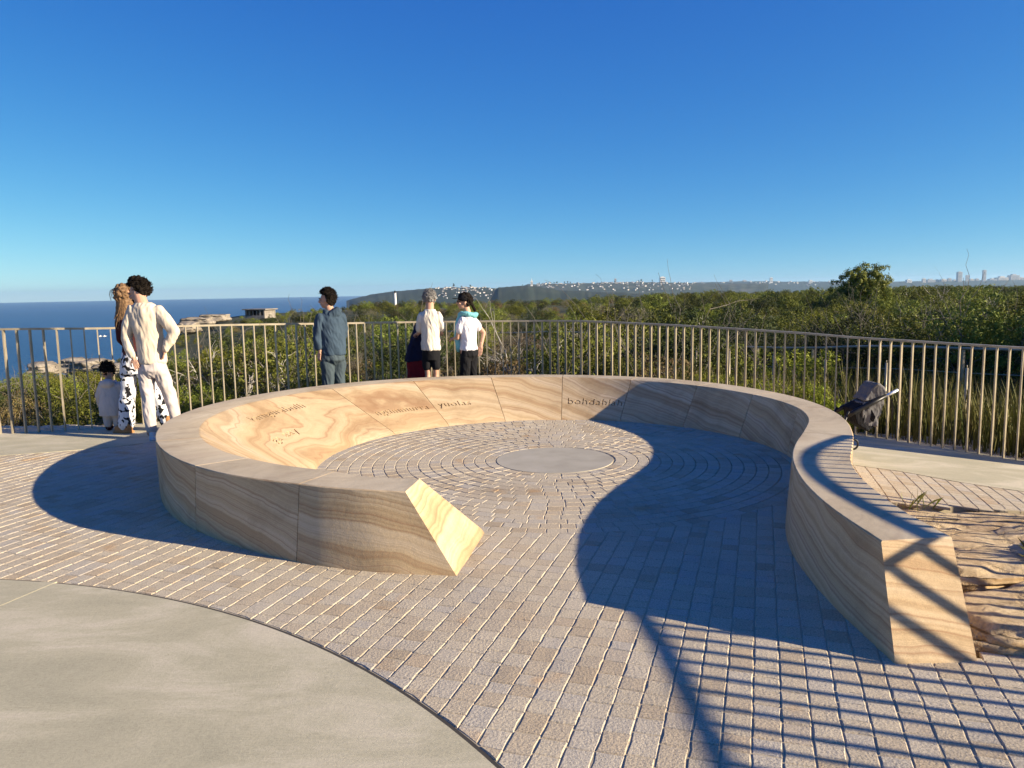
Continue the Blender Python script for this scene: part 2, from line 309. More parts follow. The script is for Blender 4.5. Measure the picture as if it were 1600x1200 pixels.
# ------------------------------------------------------------------ curves shared by plaza, seat and fences
def crom(P, n):
    P = [np.array(p, float) for p in P]; P = [2 * P[0] - P[1]] + P + [2 * P[-1] - P[-2]]; out = []
    for i in range(1, len(P) - 2):
        a, b, c, d = P[i - 1:i + 3]
        for k in range(n):
            t = k / n; out.append(.5 * (2 * b + (c - a) * t + (2 * a - 5 * b + 4 * c - d) * t * t + (3 * b - a - 3 * c + d) * t ** 3))
    out.append(P[-2]); return np.array(out)
FENCE = [(-16, 8.2, 1.30), (-12, 8.5, 1.28), (-9, 8.75, 1.265), (-5.9, 9.05, 1.255), (-4.95, 9.40, 1.232), (-3.8, 10.1, 1.219), (-2.5, 10.85, 1.186), (-1.2, 11.35, 1.165), (0, 11.5, 1.149), (.96, 11.2, 1.145), (1.70, 10.75, 1.12),
         (2.4, 10.25, 1.09), (3.12, 9.75, 1.05), (3.70, 9.45, 1.01), (4.20, 9.22, .965), (4.65, 8.80, .945), (5.16, 8.32, .92), (5.42, 8.05, .911), (6.0, 7.55, .90), (6.9, 7.2, .90), (8.0, 6.9, .88), (9.2, 6.4, .86), (10.5, 5.6, .84)]
def gz(x, y):
    """fall of the paving beyond the seat wall on the right"""
    t = min(1, max(0, (x - .5) / 3)); t = t * t * (3 - 2 * t)
    return -.095 * max(0, x - 2.8) - .03 * max(0, y - 6) * t
def drape(o, step=.35):
    bm = bmesh.new(); bm.from_mesh(o.data); x = 1.0
    while x < 11: bmesh.ops.bisect_plane(bm, geom=bm.verts[:] + bm.edges[:] + bm.faces[:], plane_co=(x, 0, 0), plane_no=(1, 0, 0)); x += step
    y = 6.0
    while y < 12: bmesh.ops.bisect_plane(bm, geom=bm.verts[:] + bm.edges[:] + bm.faces[:], plane_co=(0, y, 0), plane_no=(0, 1, 0)); y += .6
    for v in bm.verts: v.co.z += gz(v.co.x, v.co.y)
    bm.to_mesh(o.data); bm.free(); return o
PAD = (-3.603, .038, 4.266)
RC = (.4, 7.15)

# ------------------------------------------------------------------ plaza base, pads
outl = [(p[0], p[1] + .10) for p in crom(FENCE, 4)][::1]
outl = [(x + (.06 if x > 3.3 else 0), y) for x, y in outl] + [(11, 3), (5.2, 5.05), (3.80, 5.54), (3.30, 5.53), (2.99, 5.50), (2.81, 5.51), (2.4, 5.6), (1.9, 4.2), (1.85, 3.06), (2.5, 3.28), (5.2, 4.15), (6, -8), (-16, -8)]
def slab(name, pts, z0, z1, mt, parent=None):
    bm = bmesh.new(); vs = [bm.verts.new((x, y, z1)) for x, y in pts]; f = bm.faces.new(vs); bm.normal_update()
    if f.normal.z < 0: f.normal_flip()
    r = bmesh.ops.extrude_face_region(bm, geom=[f]); 
    for g in r['geom']:
        if isinstance(g, bmesh.types.BMVert): g.co.z = z0
    bmesh.ops.recalc_face_normals(bm, faces=bm.faces); bmesh.ops.triangulate(bm, faces=[q for q in bm.faces if len(q.verts) > 4])
    me = bpy.data.meshes.new(name); bm.to_mesh(me); bm.free(); me.materials.append(mt); o = bpy.data.objects.new(name, me); COL.objects.link(o)
    if parent: o.parent = parent
    return o
tag(drape(slab('plaza_base', outl, -.45, -.0035, M['mortar'])), kind='structure')
def arc(c, r, a0, a1, n): return [(c[0] + r * math.cos(math.radians(a0 + (a1 - a0) * i / n)), c[1] + r * math.sin(math.radians(a0 + (a1 - a0) * i / n))) for i in range(n + 1)]
# near concrete pad, cut by one saw joint running with the setts
joint_x = lambda y: -2.70 + (y - 3.86) * .32
apts = arc(PAD, PAD[2] - .012, -60, 130, 120)
ra = [p for p in apts if p[0] > joint_x(p[1]) + .003]; la = [p for p in apts if p[0] < joint_x(p[1]) - .003]
tag(slab('concrete_pavement', ra + [(joint_x(ra[-1][1]) + .003, ra[-1][1]), (joint_x(-6) + .003, -6), (2, -6)], -.05, .004, M['conc']), kind='structure')
tag(slab('concrete_pavement', [(joint_x(la[0][1]) - .003, la[0][1])] + la + [(-12, 3.4), (-12, -6), (joint_x(-6) - .003, -6)], -.05, .004, M['conc']), kind='structure')
tag(slab('pavement_joint', arc(PAD, PAD[2] + .010, -60, 130, 120) + arc(PAD, PAD[2] - .02, 130, -60, 120), -.03, -.0028, M['joint']), kind='structure')
# far pad: between the setts and the fence
RPAD = [(3.15, 6.93), (3.45, 6.82), (3.65, 6.65), (3.87, 6.45), (4.26, 6.25)]
inner = [(-16, 6.9), (-9, 7.3), (-6.5, 7.56), (-5.27, 7.76), (-4.6, 7.98), (-4.1, 8.25), (-3.7, 8.75), (-3.1, 9.6), (-2.2, 10.4), (-1, 10.95), (.4, 11.1), (1.6, 10.7), (2.5, 9.7), (2.85, 8.7), (2.98, 7.7), (3.03, 7.0)] + RPAD + [(5.4, 5.75), (7, 5.2), (10.6, 4.3)]
innr = [tuple(p) for p in crom(inner, 4)]
fo = [(p[0] + (.08 if p[0] > 3.3 else 0), p[1] + .08) for p in crom(FENCE, 4)]
nn = len(innr); fo2 = [fo[int(round(i * (len(fo) - 1) / (nn - 1)))] for i in range(nn)]
# matching by nearest point keeps the strip free of folds
vs = []; fs = []
for i, p in enumerate(innr):
    q = min(fo, key=lambda q: (q[0] - p[0]) ** 2 + (q[1] - p[1]) ** 2) if 0 < i < nn - 1 else (fo[0] if i == 0 else fo[-1])
    vs += [(p[0], p[1], .004), (q[0], q[1], .004), (p[0], p[1], -.05)]
for i in range(nn - 1): fs += [(i * 3, i * 3 + 3, i * 3 + 4, i * 3 + 1), (i * 3, i * 3 + 2, i * 3 + 5, i * 3 + 3)]
tag(drape(mesh_obj('concrete_path', vs, fs, M['conc'])), kind='structure')

# ------------------------------------------------------------------ setts, every one its own raised stone
def clip(poly, px, py, nx, ny):                                       # keep (p-P).n >= 0
    out = []
    for i in range(len(poly)):
        a, b = poly[i], poly[(i + 1) % len(poly)]; da = (a[0] - px) * nx + (a[1] - py) * ny; db = (b[0] - px) * nx + (b[1] - py) * ny
        if da >= 0: out.append(a)
        if da * db < 0: t = da / (da - db); out.append((a[0] + (b[0] - a[0]) * t, a[1] + (b[1] - a[1]) * t))
    return out
def parea(p): return abs(sum(p[i][0] * p[(i + 1) % len(p)][1] - p[(i + 1) % len(p)][0] * p[i][1] for i in range(len(p)))) / 2
sv = []; sf = []
def sett(poly):
    if len(poly) < 3 or parea(poly) < .0009: return
    s = sum(poly[i][0] * poly[(i + 1) % len(poly)][1] - poly[(i + 1) % len(poly)][0] * poly[i][1] for i in range(len(poly)))
    if s < 0: poly = poly[::-1]
    q = []
    for i in range(len(poly)):
        a, b = poly[i], poly[(i + 1) % len(poly)]; q.append((a[0] + rnd.uniform(-.0022, .0022), a[1] + rnd.uniform(-.0022, .0022)))
        if math.hypot(a[0] - b[0], a[1] - b[1]) > .05: q.append(((a[0] + b[0]) / 2 + rnd.uniform(-.003, .003), (a[1] + b[1]) / 2 + rnd.uniform(-.003, .003)))
    n = len(q); cxx = sum(p[0] for p in q) / n; cyy = sum(p[1] for p in q) / n; z = rnd.uniform(-.0012, .0010); tx = rnd.uniform(-.008, .008); ty = rnd.uniform(-.008, .008)
    b = len(sv)
    for x, y in q: sv.append((x, y, -.02))
    for x, y in q: sv.append((x, y, z - .0040 + tx * (x - cxx) + ty * (y - cyy)))
    for x, y in q:
        d = math.hypot(x - cxx, y - cyy) or 1; k = max(0, 1 - .005 / d)
        x2 = cxx + (x - cxx) * k; y2 = cyy + (y - cyy) * k; sv.append((x2, y2, z + tx * (x2 - cxx) + ty * (y2 - cyy) + rnd.uniform(-.0006, .0006)))
    for k in (0, n):
        for i in range(n): sf.append((b + k + i, b + k + (i + 1) % n, b + k + n + (i + 1) % n, b + k + n + i))
    sf.append(tuple(b + 2 * n + i for i in range(n)))
ang = math.radians(72); ux, uy = math.cos(ang), math.sin(ang); vx, vy = uy, -ux       # u along rows, v across to the right
rockp = [(1.85, 3.10), (2.5, 3.32), (5.2, 4.19), (5.2, 5.05), (3.80, 5.54), (3.30, 5.53), (2.99, 5.50), (2.81, 5.51), (2.4, 5.6), (1.9, 4.2)]
def inpoly(p, P):
    c = False
    for i in range(len(P)):
        (x1, y1), (x2, y2) = P[i], P[i - 1]
        if (y1 > p[1]) != (y2 > p[1]) and p[0] < (x2 - x1) * (p[1] - y1) / (y2 - y1) + x1: c = not c
    return c
PIT = .1035; k = -110
while k < 75:
    v0 = k * PIT; u = -3 + rnd.uniform(0, .12)
    while u < 12:
        ln = rnd.choice((.085, .1, .11, .125, .14)) * rnd.uniform(.95, 1.05)
        g = .0024; h = .001
        cxx = (u + ln / 2) * ux + (v0 + PIT / 2) * vx; cyy = (u + ln / 2) * uy + (v0 + PIT / 2) * vy
        u2 = u; u += ln
        if cyy < .9 or cyy > 9.6 or cxx < -8.5 or cxx > 6.2 or (abs(cxx) / max(cyy, .1) > .8 and cyy > 0): continue
        dp = math.hypot(cxx - PAD[0], cyy - PAD[1]); dr = math.hypot(cxx - RC[0], cyy - RC[1])
        if dp < PAD[2] - .12 or dr < 2.12 or inpoly((cxx, cyy), rockp): continue
        if 2.6 < dr < 3.0 and cyy > 5 : pass
        P = [((a) * ux + (b) * vx, (a) * uy + (b) * vy) for a, b in ((u2 + h, v0 + g), (u2 + ln - h, v0 + g), (u2 + ln - h, v0 + PIT - g), (u2 + h, v0 + PIT - g))]
        if dp < PAD[2] + .2: nx, ny = (cxx - PAD[0]) / dp, (cyy - PAD[1]) / dp; P = clip(P, PAD[0] + nx * (PAD[2] + .014), PAD[1] + ny * (PAD[2] + .014), nx, ny)
        if dr < 2.4: nx, ny = (cxx - RC[0]) / dr, (cyy - RC[1]) / dr; P = clip(P, RC[0] + nx * 2.215, RC[1] + ny * 2.215, nx, ny)
        sett(P)
    k += 1
sv = [(x, y, z + gz(x, y)) for x, y, z in sv]
tag(mesh_obj('sett_paving', sv, sf, M['sett']), kind='structure')
sv = []; sf = []
r = .562
while r < 2.16:
    w = .1045; circ = 2 * math.pi * (r + w / 2); n = int(circ / .125); a0 = rnd.random(); edges = [a0 + 2 * math.pi * (i + rnd.uniform(-.14, .14)) / n for i in range(n)]
    for i in range(n):
        a, b = edges[i], edges[(i + 1) % n] + (2 * math.pi if i == n - 1 else 0); e = .002 / r
        P = [(RC[0] + rr * math.cos(q), RC[1] + rr * math.sin(q)) for rr, q in ((r + .0027, a + e), (r + .0027, (a + b) / 2), (r + .0027, b - e), (r + w - .0027, b - e), (r + w - .0027, (a + b) / 2), (r + w - .0027, a + e))]
        sett(P)
    r += w
tag(mesh_obj('ring_paving', sv, sf, M['sett']), kind='structure')
tag(slab('centre_disc', arc((RC[0] - .01, RC[1] - .02), .548, 0, 354, 60), -.05, .003, M['disc']), 'smooth grey round stone disc set at the centre of the paving rings', 'stone disc')

# ------------------------------------------------------------------ sandstone seat wall
HW = .45
def pol(a, r): return (RC[0] + r * math.cos(math.radians(a)), RC[1] + r * math.sin(math.radians(a)))
ST = [((-.63, 4.35), (-.58, 4.65), (-.19, 4.96), (-.32, 4.18)),
      ((-.97, 4.44), (-.93, 4.75), (-.66, 5.08), (-.84, 4.27)),
      (pol(-124, 3.09), pol(-125, 2.745), pol(-125.5, 2.2), (-1.34, 4.47))]
for a, ro, ri, ro2 in ((-136, 3.22, 2.85, 3.25), (-150, 3.335, 2.99, 3.35), (-165, 3.47, 3.125, 3.46), (-180, 3.62, 3.255, 3.6), (-195, 3.72, 3.34, 3.7), (-210, 3.735, 3.345, 3.7), (-225, 3.68, 3.295, 3.66), (-240, 3.56, 3.20, 3.54),
                  (-255, 3.39, 3.075, 3.38), (-270, 3.25, 2.95, 3.24), (-285, 3.12, 2.80, 3.11), (-300, 3.00, 2.65, 3.0), (-315, 2.86, 2.50, 2.86), (-330, 2.73, 2.395, 2.73), (-345, 2.63, 2.335, 2.63),
                  (-360, 2.56, 2.285, 2.56), (-375, 2.535, 2.235, 2.53), (-390, 2.58, 2.22, 2.57)):
    ST.append((pol(a, ro), pol(a, ri), pol(a, 2.19 if a > -385 else 2.175), pol(a, ro2)))
ST += [((2.40, 5.34), (2.08, 5.56), (2.06, 5.55), (2.40, 5.34)), ((2.22, 4.95), (1.90, 5.14), (1.86, 5.12), (2.22, 4.95)), ((2.10, 4.57), (1.775, 4.73), (1.72, 4.70), (2.10, 4.57)),
       ((2.03, 4.20), (1.69, 4.32), (1.635, 4.28), (2.03, 4.18)), ((1.985, 3.80), (1.645, 3.85), (1.59, 3.72), (1.975, 3.66)), ((1.99, 3.39), (1.65, 3.35), (1.60, 3.08), (1.955, 3.085))]
SUB = 6
cur = [crom([s[i] for s in ST], SUB) for i in range(4)]
def samp(c, s):
    s = min(max(s * SUB, 0), len(c) - 1.0001); i = int(s); t = s - i; return c[i] * (1 - t) + c[i + 1] * t
def face_pt(s, t, off=0):
    def P(s, t): a = samp(cur[2], s); b = samp(cur[1], s); q = a * (1 - t) + b * t; return Vector((q[0], q[1], HW * t))
    p = P(s, t); du = P(s + .05, t) - P(s - .05, t); dv = P(s, t + .05) - P(s, t - .05); n = du.cross(dv).normalized()
    if n.dot(Vector((RC[0] - p.x, RC[1] - p.y, .6))) < 0: n = -n
    return p + n * off
wall = thing('curved_seat_wall', 'long curved banded sandstone seat wall sweeping round the paved circle', 'seat wall')
JO = [0, 1.95, 3.42, 4.75, 8.6, 9.90, 11.15, 12.35, 13.6, 15.0, 16.4, 18.0, 20.15, 22.6, 26.0]
NB = 10
blocks = []
for bi in range(len(JO) - 1):
    s0, s1 = JO[bi] + (.0045 if bi else 0), JO[bi + 1] - (.0045 if bi < len(JO) - 2 else 0); vs = []; fs = []; NB = max(8, int((s1 - s0) * 12)); NT = 9
    for i in range(NB + 1):
        s = s0 + (s1 - s0) * i / NB; ot, it, ib, ob = [samp(c, s) for c in cur]
        e = .006 * (1 + .5 * mnoise.noise(Vector((s * 9, 0, 0)))); w = it - ot; w = w / np.linalg.norm(w)
        ring = [(ob[0], ob[1], -.02), (ot[0] + (ob[0] - ot[0]) * e / HW, ot[1] + (ob[1] - ot[1]) * e / HW, HW - e), (ot[0] + w[0] * e, ot[1] + w[1] * e, HW), (it[0] - w[0] * e, it[1] - w[1] * e, HW)]
        for k in range(NT + 1):
            z = (HW - e) * (1 - k / NT) - .02 * k / NT; q = it + (ib - it) * (1 - z / HW) if k < NT else ib; ring.append((q[0], q[1], z))
        vs += ring
    K = NT + 5
    for i in range(NB):
        for j in range(K): fs.append((i * K + j, i * K + (j + 1) % K, (i + 1) * K + (j + 1) % K, (i + 1) * K + j))
    fs += [tuple(range(K))[::-1], tuple(NB * K + j for j in range(K))]
    o = mesh_obj('stone_block', vs, fs, M['stone'], wall)
    bm = bmesh.new(); bm.from_mesh(o.data); bmesh.ops.triangulate(bm, faces=bm.faces); bmesh.ops.recalc_face_normals(bm, faces=bm.faces); bm.to_mesh(o.data); bm.free(); o.data.polygons.foreach_set('use_smooth', [True] * len(o.data.polygons)); o.data.set_sharp_from_angle(angle=math.radians(28)); blocks.append((s0, s1, o))
def carve(txt, s_at, t_at, size, width, rise=0):
    """letters cut 9 mm into the sloping inner face"""
    cu = bpy.data.curves.new('t', 'FONT'); cu.body = txt; cu.size = 1; cu.extrude = .5; cu.resolution_u = 3; cu.offset = 0; cu.space_character = 1.08
    to = bpy.data.objects.new('t', cu); COL.objects.link(to); dg = bpy.context.evaluated_depsgraph_get(); dg.update()
    me = bpy.data.meshes.new_from_object(to.evaluated_get(dg)); COL.objects.unlink(to); bpy.data.objects.remove(to)
    bm = bmesh.new(); bm.from_mesh(me); bmesh.ops.remove_doubles(bm, verts=bm.verts, dist=.0005)
    x1 = max(v.co.x for v in bm.verts)
    # arc length per unit s along the face
    dl = (face_pt(s_at + .2, t_at) - face_pt(s_at - .2, t_at)).length / .4; sl_ = (face_pt(s_at, t_at + .1) - face_pt(s_at, t_at - .1)).length / .2
    for v in bm.verts:
        x, y, z = v.co; v.co = face_pt(s_at + x / x1 * width / dl, t_at + (y * size + rise * x / x1) / sl_, .014 if z > 0 else -.022)
    bmesh.ops.recalc_face_normals(bm, faces=bm.faces); bm.to_mesh(me); bm.free()
    bm = bmesh.new(); bm.from_mesh(me); bm.verts.ensure_lookup_table(); seen = set(); parts = []
    for v0 in bm.verts:
        if v0 in seen: continue
        st = [v0]; isl = set()
        while st:
            v = st.pop()
            if v in isl: continue
            isl.add(v); st += [e.other_vert(v) for e in v.link_edges]
        seen |= isl; vl = list(isl); ix = {v: k for k, v in enumerate(vl)}
        parts.append(([v.co.copy() for v in vl], [[ix[v] for v in f.verts] for f in bm.faces if f.verts[0] in isl]))
    bm.free()
    for vs_, fs_ in parts:
        c = mesh_obj('c', vs_, fs_); bb = sum(vs_, Vector()) / len(vs_)
        for s0, s1, o in blocks:
            if s0 < s_at + width / dl and s1 > s_at:
                md = o.modifiers.new('b', 'BOOLEAN'); md.operation = 'DIFFERENCE'; md.object = c; md.solver = 'EXACT'; md.use_self = True
                old = o.data.copy(); n0 = len(o.data.vertices); bake(o); area = sum(p.area for p in o.data.polygons); a0 = sum(p.area for p in old.polygons)
                if area < a0 * .995 or not len(o.data.polygons): o.data = old; print('carve skipped', txt)
                o.data.set_sharp_from_angle(angle=math.radians(28))
        COL.objects.unlink(c); bpy.data.objects.remove(c)
carve('bohdahlah', 12.45, .36, .17, .71)
carve('ngtimmurra', 8.74, .38, .17, .72)
carve('yuolas', 9.99, .40, .17, .42)
carve('karngurabulli', 6.58, .74, .16, .98)
carve('garaay', 6.08, .42, .15, .60)
#CARVE

# ------------------------------------------------------------------ fences
def railing(name, label, pts, spacing, mt, bar_w=.014, bar_d=.052, seg=2.6, rails=True, step0=0):
    P = crom(pts, 12); root = thing(name, label, 'railing'); acc = [0]
    for a, b in zip(P[:-1], P[1:]): acc.append(acc[-1] + math.hypot(b[0] - a[0], b[1] - a[1]))
    def at(s):
        i = min(max(np.searchsorted(acc, s) - 1, 0), len(P) - 2); t = (s - acc[i]) / (acc[i + 1] - acc[i]); p = P[i] * (1 - t) + P[i + 1] * t
        d = P[i + 1] - P[i]; d = d[:2] / np.linalg.norm(d[:2]); return p, d
    s = step0; bars = []
    while s < acc[-1]:
        p, d = at(s); bars.append((p, d)); s += spacing(p) if callable(spacing) else spacing
    def bar(mb, p, d):
        n = (-d[1], d[0]); h = p[2] - .012; vs = []
        for z in (-.30, h):
            for a, b in ((-1, -1), (1, -1), (1, 1), (-1, 1)): vs.append((p[0] + d[0] * a * bar_w / 2 + n[0] * b * bar_d / 2, p[1] + d[1] * a * bar_w / 2 + n[1] * b * bar_d / 2, z))
        mb.add(vs, [(3, 2, 1, 0), (4, 5, 6, 7), (0, 1, 5, 4), (1, 2, 6, 5), (2, 3, 7, 6), (3, 0, 4, 7)])
    vis = []
    for p, d in bars:
        v = Vector((p[0], p[1], 0)); vis.append(abs(p[0]) < .72 * p[1] + .3)
    k = sum(vis); 
    idx = [i for i, q in enumerate(vis) if q]; idx.sort(key=lambda i: math.hypot(bars[i][0][0], bars[i][0][1]) * (1 if vis[i] else 9)); top = set(idx[:100])
    rest = MB()
    for i, (p, d) in enumerate(bars):
        if i in top: q = MB(); bar(q, p, d); q.build('baluster', mt, root)
        else: bar(rest, p, d)
    if rest.v: o = rest.build('far_balusters', mt, root); o['kind'] = 'stuff'
    # flat handrail in lengths
    s = 0; first = True
    while s < acc[-1] - .05:
        e = min(s + seg, acc[-1]); vs = []; n = 10
        for i in range(n + 1):
            p, d = at(s + (e - s) * i / n + (.004 if i == 0 else 0)); nn = (-d[1], d[0]); w = .026; h = p[2]
            for a, z in ((-w, h - .024), (w, h - .024), (w, h), (-w, h)): vs.append((p[0] + nn[0] * a, p[1] + nn[1] * a, z))
        fs = [(i * 4 + j, i * 4 + (j + 1) % 4, i * 4 + 4 + (j + 1) % 4, i * 4 + 4 + j) for i in range(n) for j in range(4)] + [(3, 2, 1, 0), tuple(n * 4 + j for j in range(4))]
        mesh_obj('handrail', vs, fs, mt, root); s = e
    return root
railing('lookout_railing', 'curved cream steel railing of upright flat bars along the lookout edge', FENCE, lambda p: .142 if p[0] < -3 else .120, M['metal'])
near = [(3.80, -4, 1.1), (3.82, -1, 1.1), (3.83, 1.3, 1.1), (3.80, 2.2, 1.1), (3.73, 2.8, 1.1), (3.675, 3.3, 1.1), (3.67, 3.75, 1.1), (3.74, 4.2, 1.1), (3.92, 4.62, 1.1), (4.18, 4.94, 1.1), (4.42, 5.16, 1.1)]
railing('lookout_railing', 'steel railing just outside the frame that casts striped shadows across the near paving', near, .122, M['metal'])
#REST
# ------------------------------------------------------------------ sea, headland ground, far coast
def disc_mesh(name, r, z, mt, n=128):
    return mesh_obj(name, [(r * math.cos(2 * math.pi * i / n), r * math.sin(2 * math.pi * i / n), z) for i in range(n)], [tuple(range(n))], mt)
tag(disc_mesh('sea', 15780, -70, M['sea'], 512), kind='structure')
def fbm(x, y, s, seed=0, o=4): return mnoise.fractal(Vector((x * s + seed * 3.7, y * s - seed * 1.3, seed)), 1.0, 2.0, o)
def lerp(a, b, t): return a + (b - a) * t
def ss(a, b, x): t = min(1, max(0, (x - a) / (b - a))); return t * t * (3 - 2 * t)
COAST = [(-700, 38), (-60, 45), (0, 54), (90, 62), (180, 74), (240, 100), (290, 150), (360, 190), (450, 235), (520, 330), (590, 520), (700, 640), (900, 700), (2600, 700)]
def ground_z(x, y):
    """height of the heath, as a function of bearing (px column) and distance"""
    d = math.hypot(x, y); px = 800 + 1202 * (x / y if y > .5 else 20 * (1 if x > 0 else -1)); px = max(-700, min(2600, px))
    lz = lerp(-.55, -3.9, ss(11, 58, d)); mz_ = lerp(-.5, -2.1, ss(11, 70, d)) - 8 * ss(110, 520, d)
    rz_ = lerp(-.35, -1.0, ss(9, 24, d)) - 6 * ss(90, 520, d)
    k = ss(240, 560, px); z = lerp(lz, mz_, k); z = lerp(z, rz_, ss(700, 1150, px))
    cd = np.interp(px, [c[0] for c in COAST], [c[1] for c in COAST])
    z += .22 * fbm(x, y, .12, 3) * ss(10, 20, d)
    if d > cd: z = lerp(z, -74, min(1, ((d - cd) / (7 + cd * .06)) ** .8))
    return z
vs = []; fs = []; NA = 190
ds = [0.0]; d = 7.0
DS = []
while d < 760: DS.append(d); d *= 1.035
for i in range(NA + 1):
    a = math.radians(-52 + 104 * i / NA)
    for d in DS:
        x = d * math.sin(a); y = d * math.cos(a); z = ground_z(x, y)
        if d < 15: # stay under the plaza slab
            z = min(z, -.5) if (x * x + (y - 5) ** 2) < 60 else z
        vs.append((x, y, z))
n = len(DS)
fs = [(i * n + j, (i + 1) * n + j, (i + 1) * n + j + 1, i * n + j + 1) for i in range(NA) for j in range(n - 1)]
tag(mesh_obj('heath_ground', vs, fs, M['soil'], smooth=True), kind='structure')
tag(mesh_obj('ground_under_plaza', [(-30, -20, -.6), (30, -20, -.6), (30, 8, -.6), (-30, 8, -.6)], [(0, 1, 2, 3)], M['soil']), kind='structure')

M['hill'] = varied('wooded_hill', [(.010, .018, .012), (.02, .03, .018), (.035, .042, .026)], .012, 1, 0, detail=8)
M['town_ground'] = varied('suburban_hill', [(.022, .032, .020), (.04, .05, .032), (.085, .085, .07)], .012, 1, 0, detail=9)
EYE = lambda px: 452.86 - (px - 800) * .0173
HS = {}
def hills(name, prof, dist, depth, mt, seed, rough=2.0):
    """a long hill: crest line set by bearing and height above the eye, with real depth front and back"""
    vs = []; fs = []; na = 160; x0, x1 = prof[0][0], prof[-1][0]; NB_ = 14
    for i in range(na + 1):
        px = x0 + (x1 - x0) * i / na; dd = np.interp(px, [p[0] for p in prof], [p[2] if len(p) > 2 else dist for p in prof]); h = HC + np.interp(px, [p[0] for p in prof], [EYE(p[0]) - p[1] for p in prof]) * dd / 1202
        bx = (px - 800) / 1202
        for j in range(NB_ + 1):
            t = j / NB_; D = dd - depth * .55 + depth * t; e = math.sin(math.pi * min(1, max(0, t))) ** .55
            z = lerp(-72, h, e) + (rough * fbm(px * 4, D * .3, .02, seed) + 4 * rough * fbm(px * 9, D * .8, .012, seed + 9) * min(1, 4 * t) * (1 - e)) * e
            vs.append((bx * D, D, z))
    def on(px, t):
        dd = dist; h = HC + np.interp(px, [p[0] for p in prof], [EYE(p[0]) - p[1] for p in prof]) * dd / 1202; D = dd - depth * .55 + depth * t; e = math.sin(math.pi * t) ** .55
        return Vector(((px - 800) / 1202 * D, D, lerp(-72, h, e) + rough * fbm(px * 4, D * .3, .02, seed) * e))
    HS[seed] = on
    m_ = NB_ + 1
    fs = [(i * m_ + j, (i + 1) * m_ + j, (i + 1) * m_ + j + 1, i * m_ + j + 1) for i in range(na) for j in range(NB_)]
    return tag(mesh_obj(name, vs, fs, mt, smooth=True), kind='structure')
PA = [(545, 470), (562, 465), (580, 461), (596, 458), (612, 456), (650, 452.5), (676, 450.5), (712, 449), (760, 449), (800, 452), (850, 456)]
PB = [(768, 466), (773, 455), (782, 449.5), (800, 447.5), (826, 446.2), (850, 449.5), (880, 453.5), (940, 456), (1000, 458), (1060, 460)]
PC = [(690, 454), (720, 452), (790, 451), (826, 445), (860, 443.5), (900, 443), (950, 442), (1000, 441), (1060, 442), (1120, 443.5), (1200, 443)]
PD = [(1010, 446), (1080, 441.8), (1120, 440.8), (1180, 439.5), (1240, 440.5), (1300, 440), (1400, 440), (1500, 438.5), (1600, 437.5), (1750, 436)]
hills('hills', PA, 2600, 700, M['hill'], 1); hills('hills', PB, 1900, 500, M['hill'], 2); hills('hills', PC, 3600, 1200, M['town_ground'], 3, 4); hills('hills', PD, 6000, 1600, M['hill'], 4, 4)

def at(px, py, D):
    d = fw * F + RX * (px - 800) + UP * (600 - py); t = D / d.y; return Vector((d.x * t, D, HC + d.z * t))
# houses scattered over the far suburb
def make_house(w, dpt, h, rm, label, grp):
    t = thing('house', label, 'house', group=grp); b = MB(); b.box((0, 0, h / 2 - 6), (w, dpt, h + 12)); b.build('wall', M['paint'] if rm != 'b' else M['town'], t)
    r = MB(); e = .6; hw, hd = w / 2 + e, dpt / 2 + e; rh = h * .42
    r.add([(-hw, -hd, h), (hw, -hd, h), (hw, hd, h), (-hw, hd, h), (-hw * .4, 0, h + rh), (hw * .4, 0, h + rh)], [(3, 2, 1, 0), (0, 1, 5, 4), (2, 3, 4, 5), (1, 2, 5), (3, 0, 4)]); r.build('roof', M['roof'] if rm == 'r' else M['roofg'], t)
    for i in (-.26, .24): q = MB(); q.box((w * i, -dpt / 2 - .06, h * .55), (w * .2, .1, h * .3)); q.build('window', M['glass'], t)
    return t
hp = [make_house(26, 16, 11, 'r', 'white house with a terracotta roof among the houses on the far hill', 'houses on the far suburban hill'),
      make_house(20, 18, 14, 'g', 'white house with a grey roof among the houses on the far hill', 'houses on the far suburban hill'),
      make_house(34, 16, 10, 'b', 'long cream house with a grey roof among the houses on the far hill', 'houses on the far suburban hill')]
rh = random.Random(5); first = [True] * 3
def place_house(px, t, hs, sc=1):
    k = rh.randrange(3); o = hp[k] if first[k] else copy_tree(hp[k]); first[k] = False
    o.location = HS[hs](px, t) + Vector((0, 0, -.5)); o.rotation_euler = (0, 0, rh.uniform(-.7, .7)); s_ = sc * rh.uniform(.55, 1.05); o.scale = (s_, s_, s_)
for i in range(84): place_house(rh.uniform(684, 772), rh.uniform(.12, .5) , 1, .25)
for i in range(155): px = 842 + rh.random() ** 1.1 * 240; place_house(px, rh.uniform(.12, .48), 3, .34 if px < 1000 else .30)
for i in range(54): place_house(rh.uniform(1080, 1330), rh.uniform(.16, .45), 4, .5)
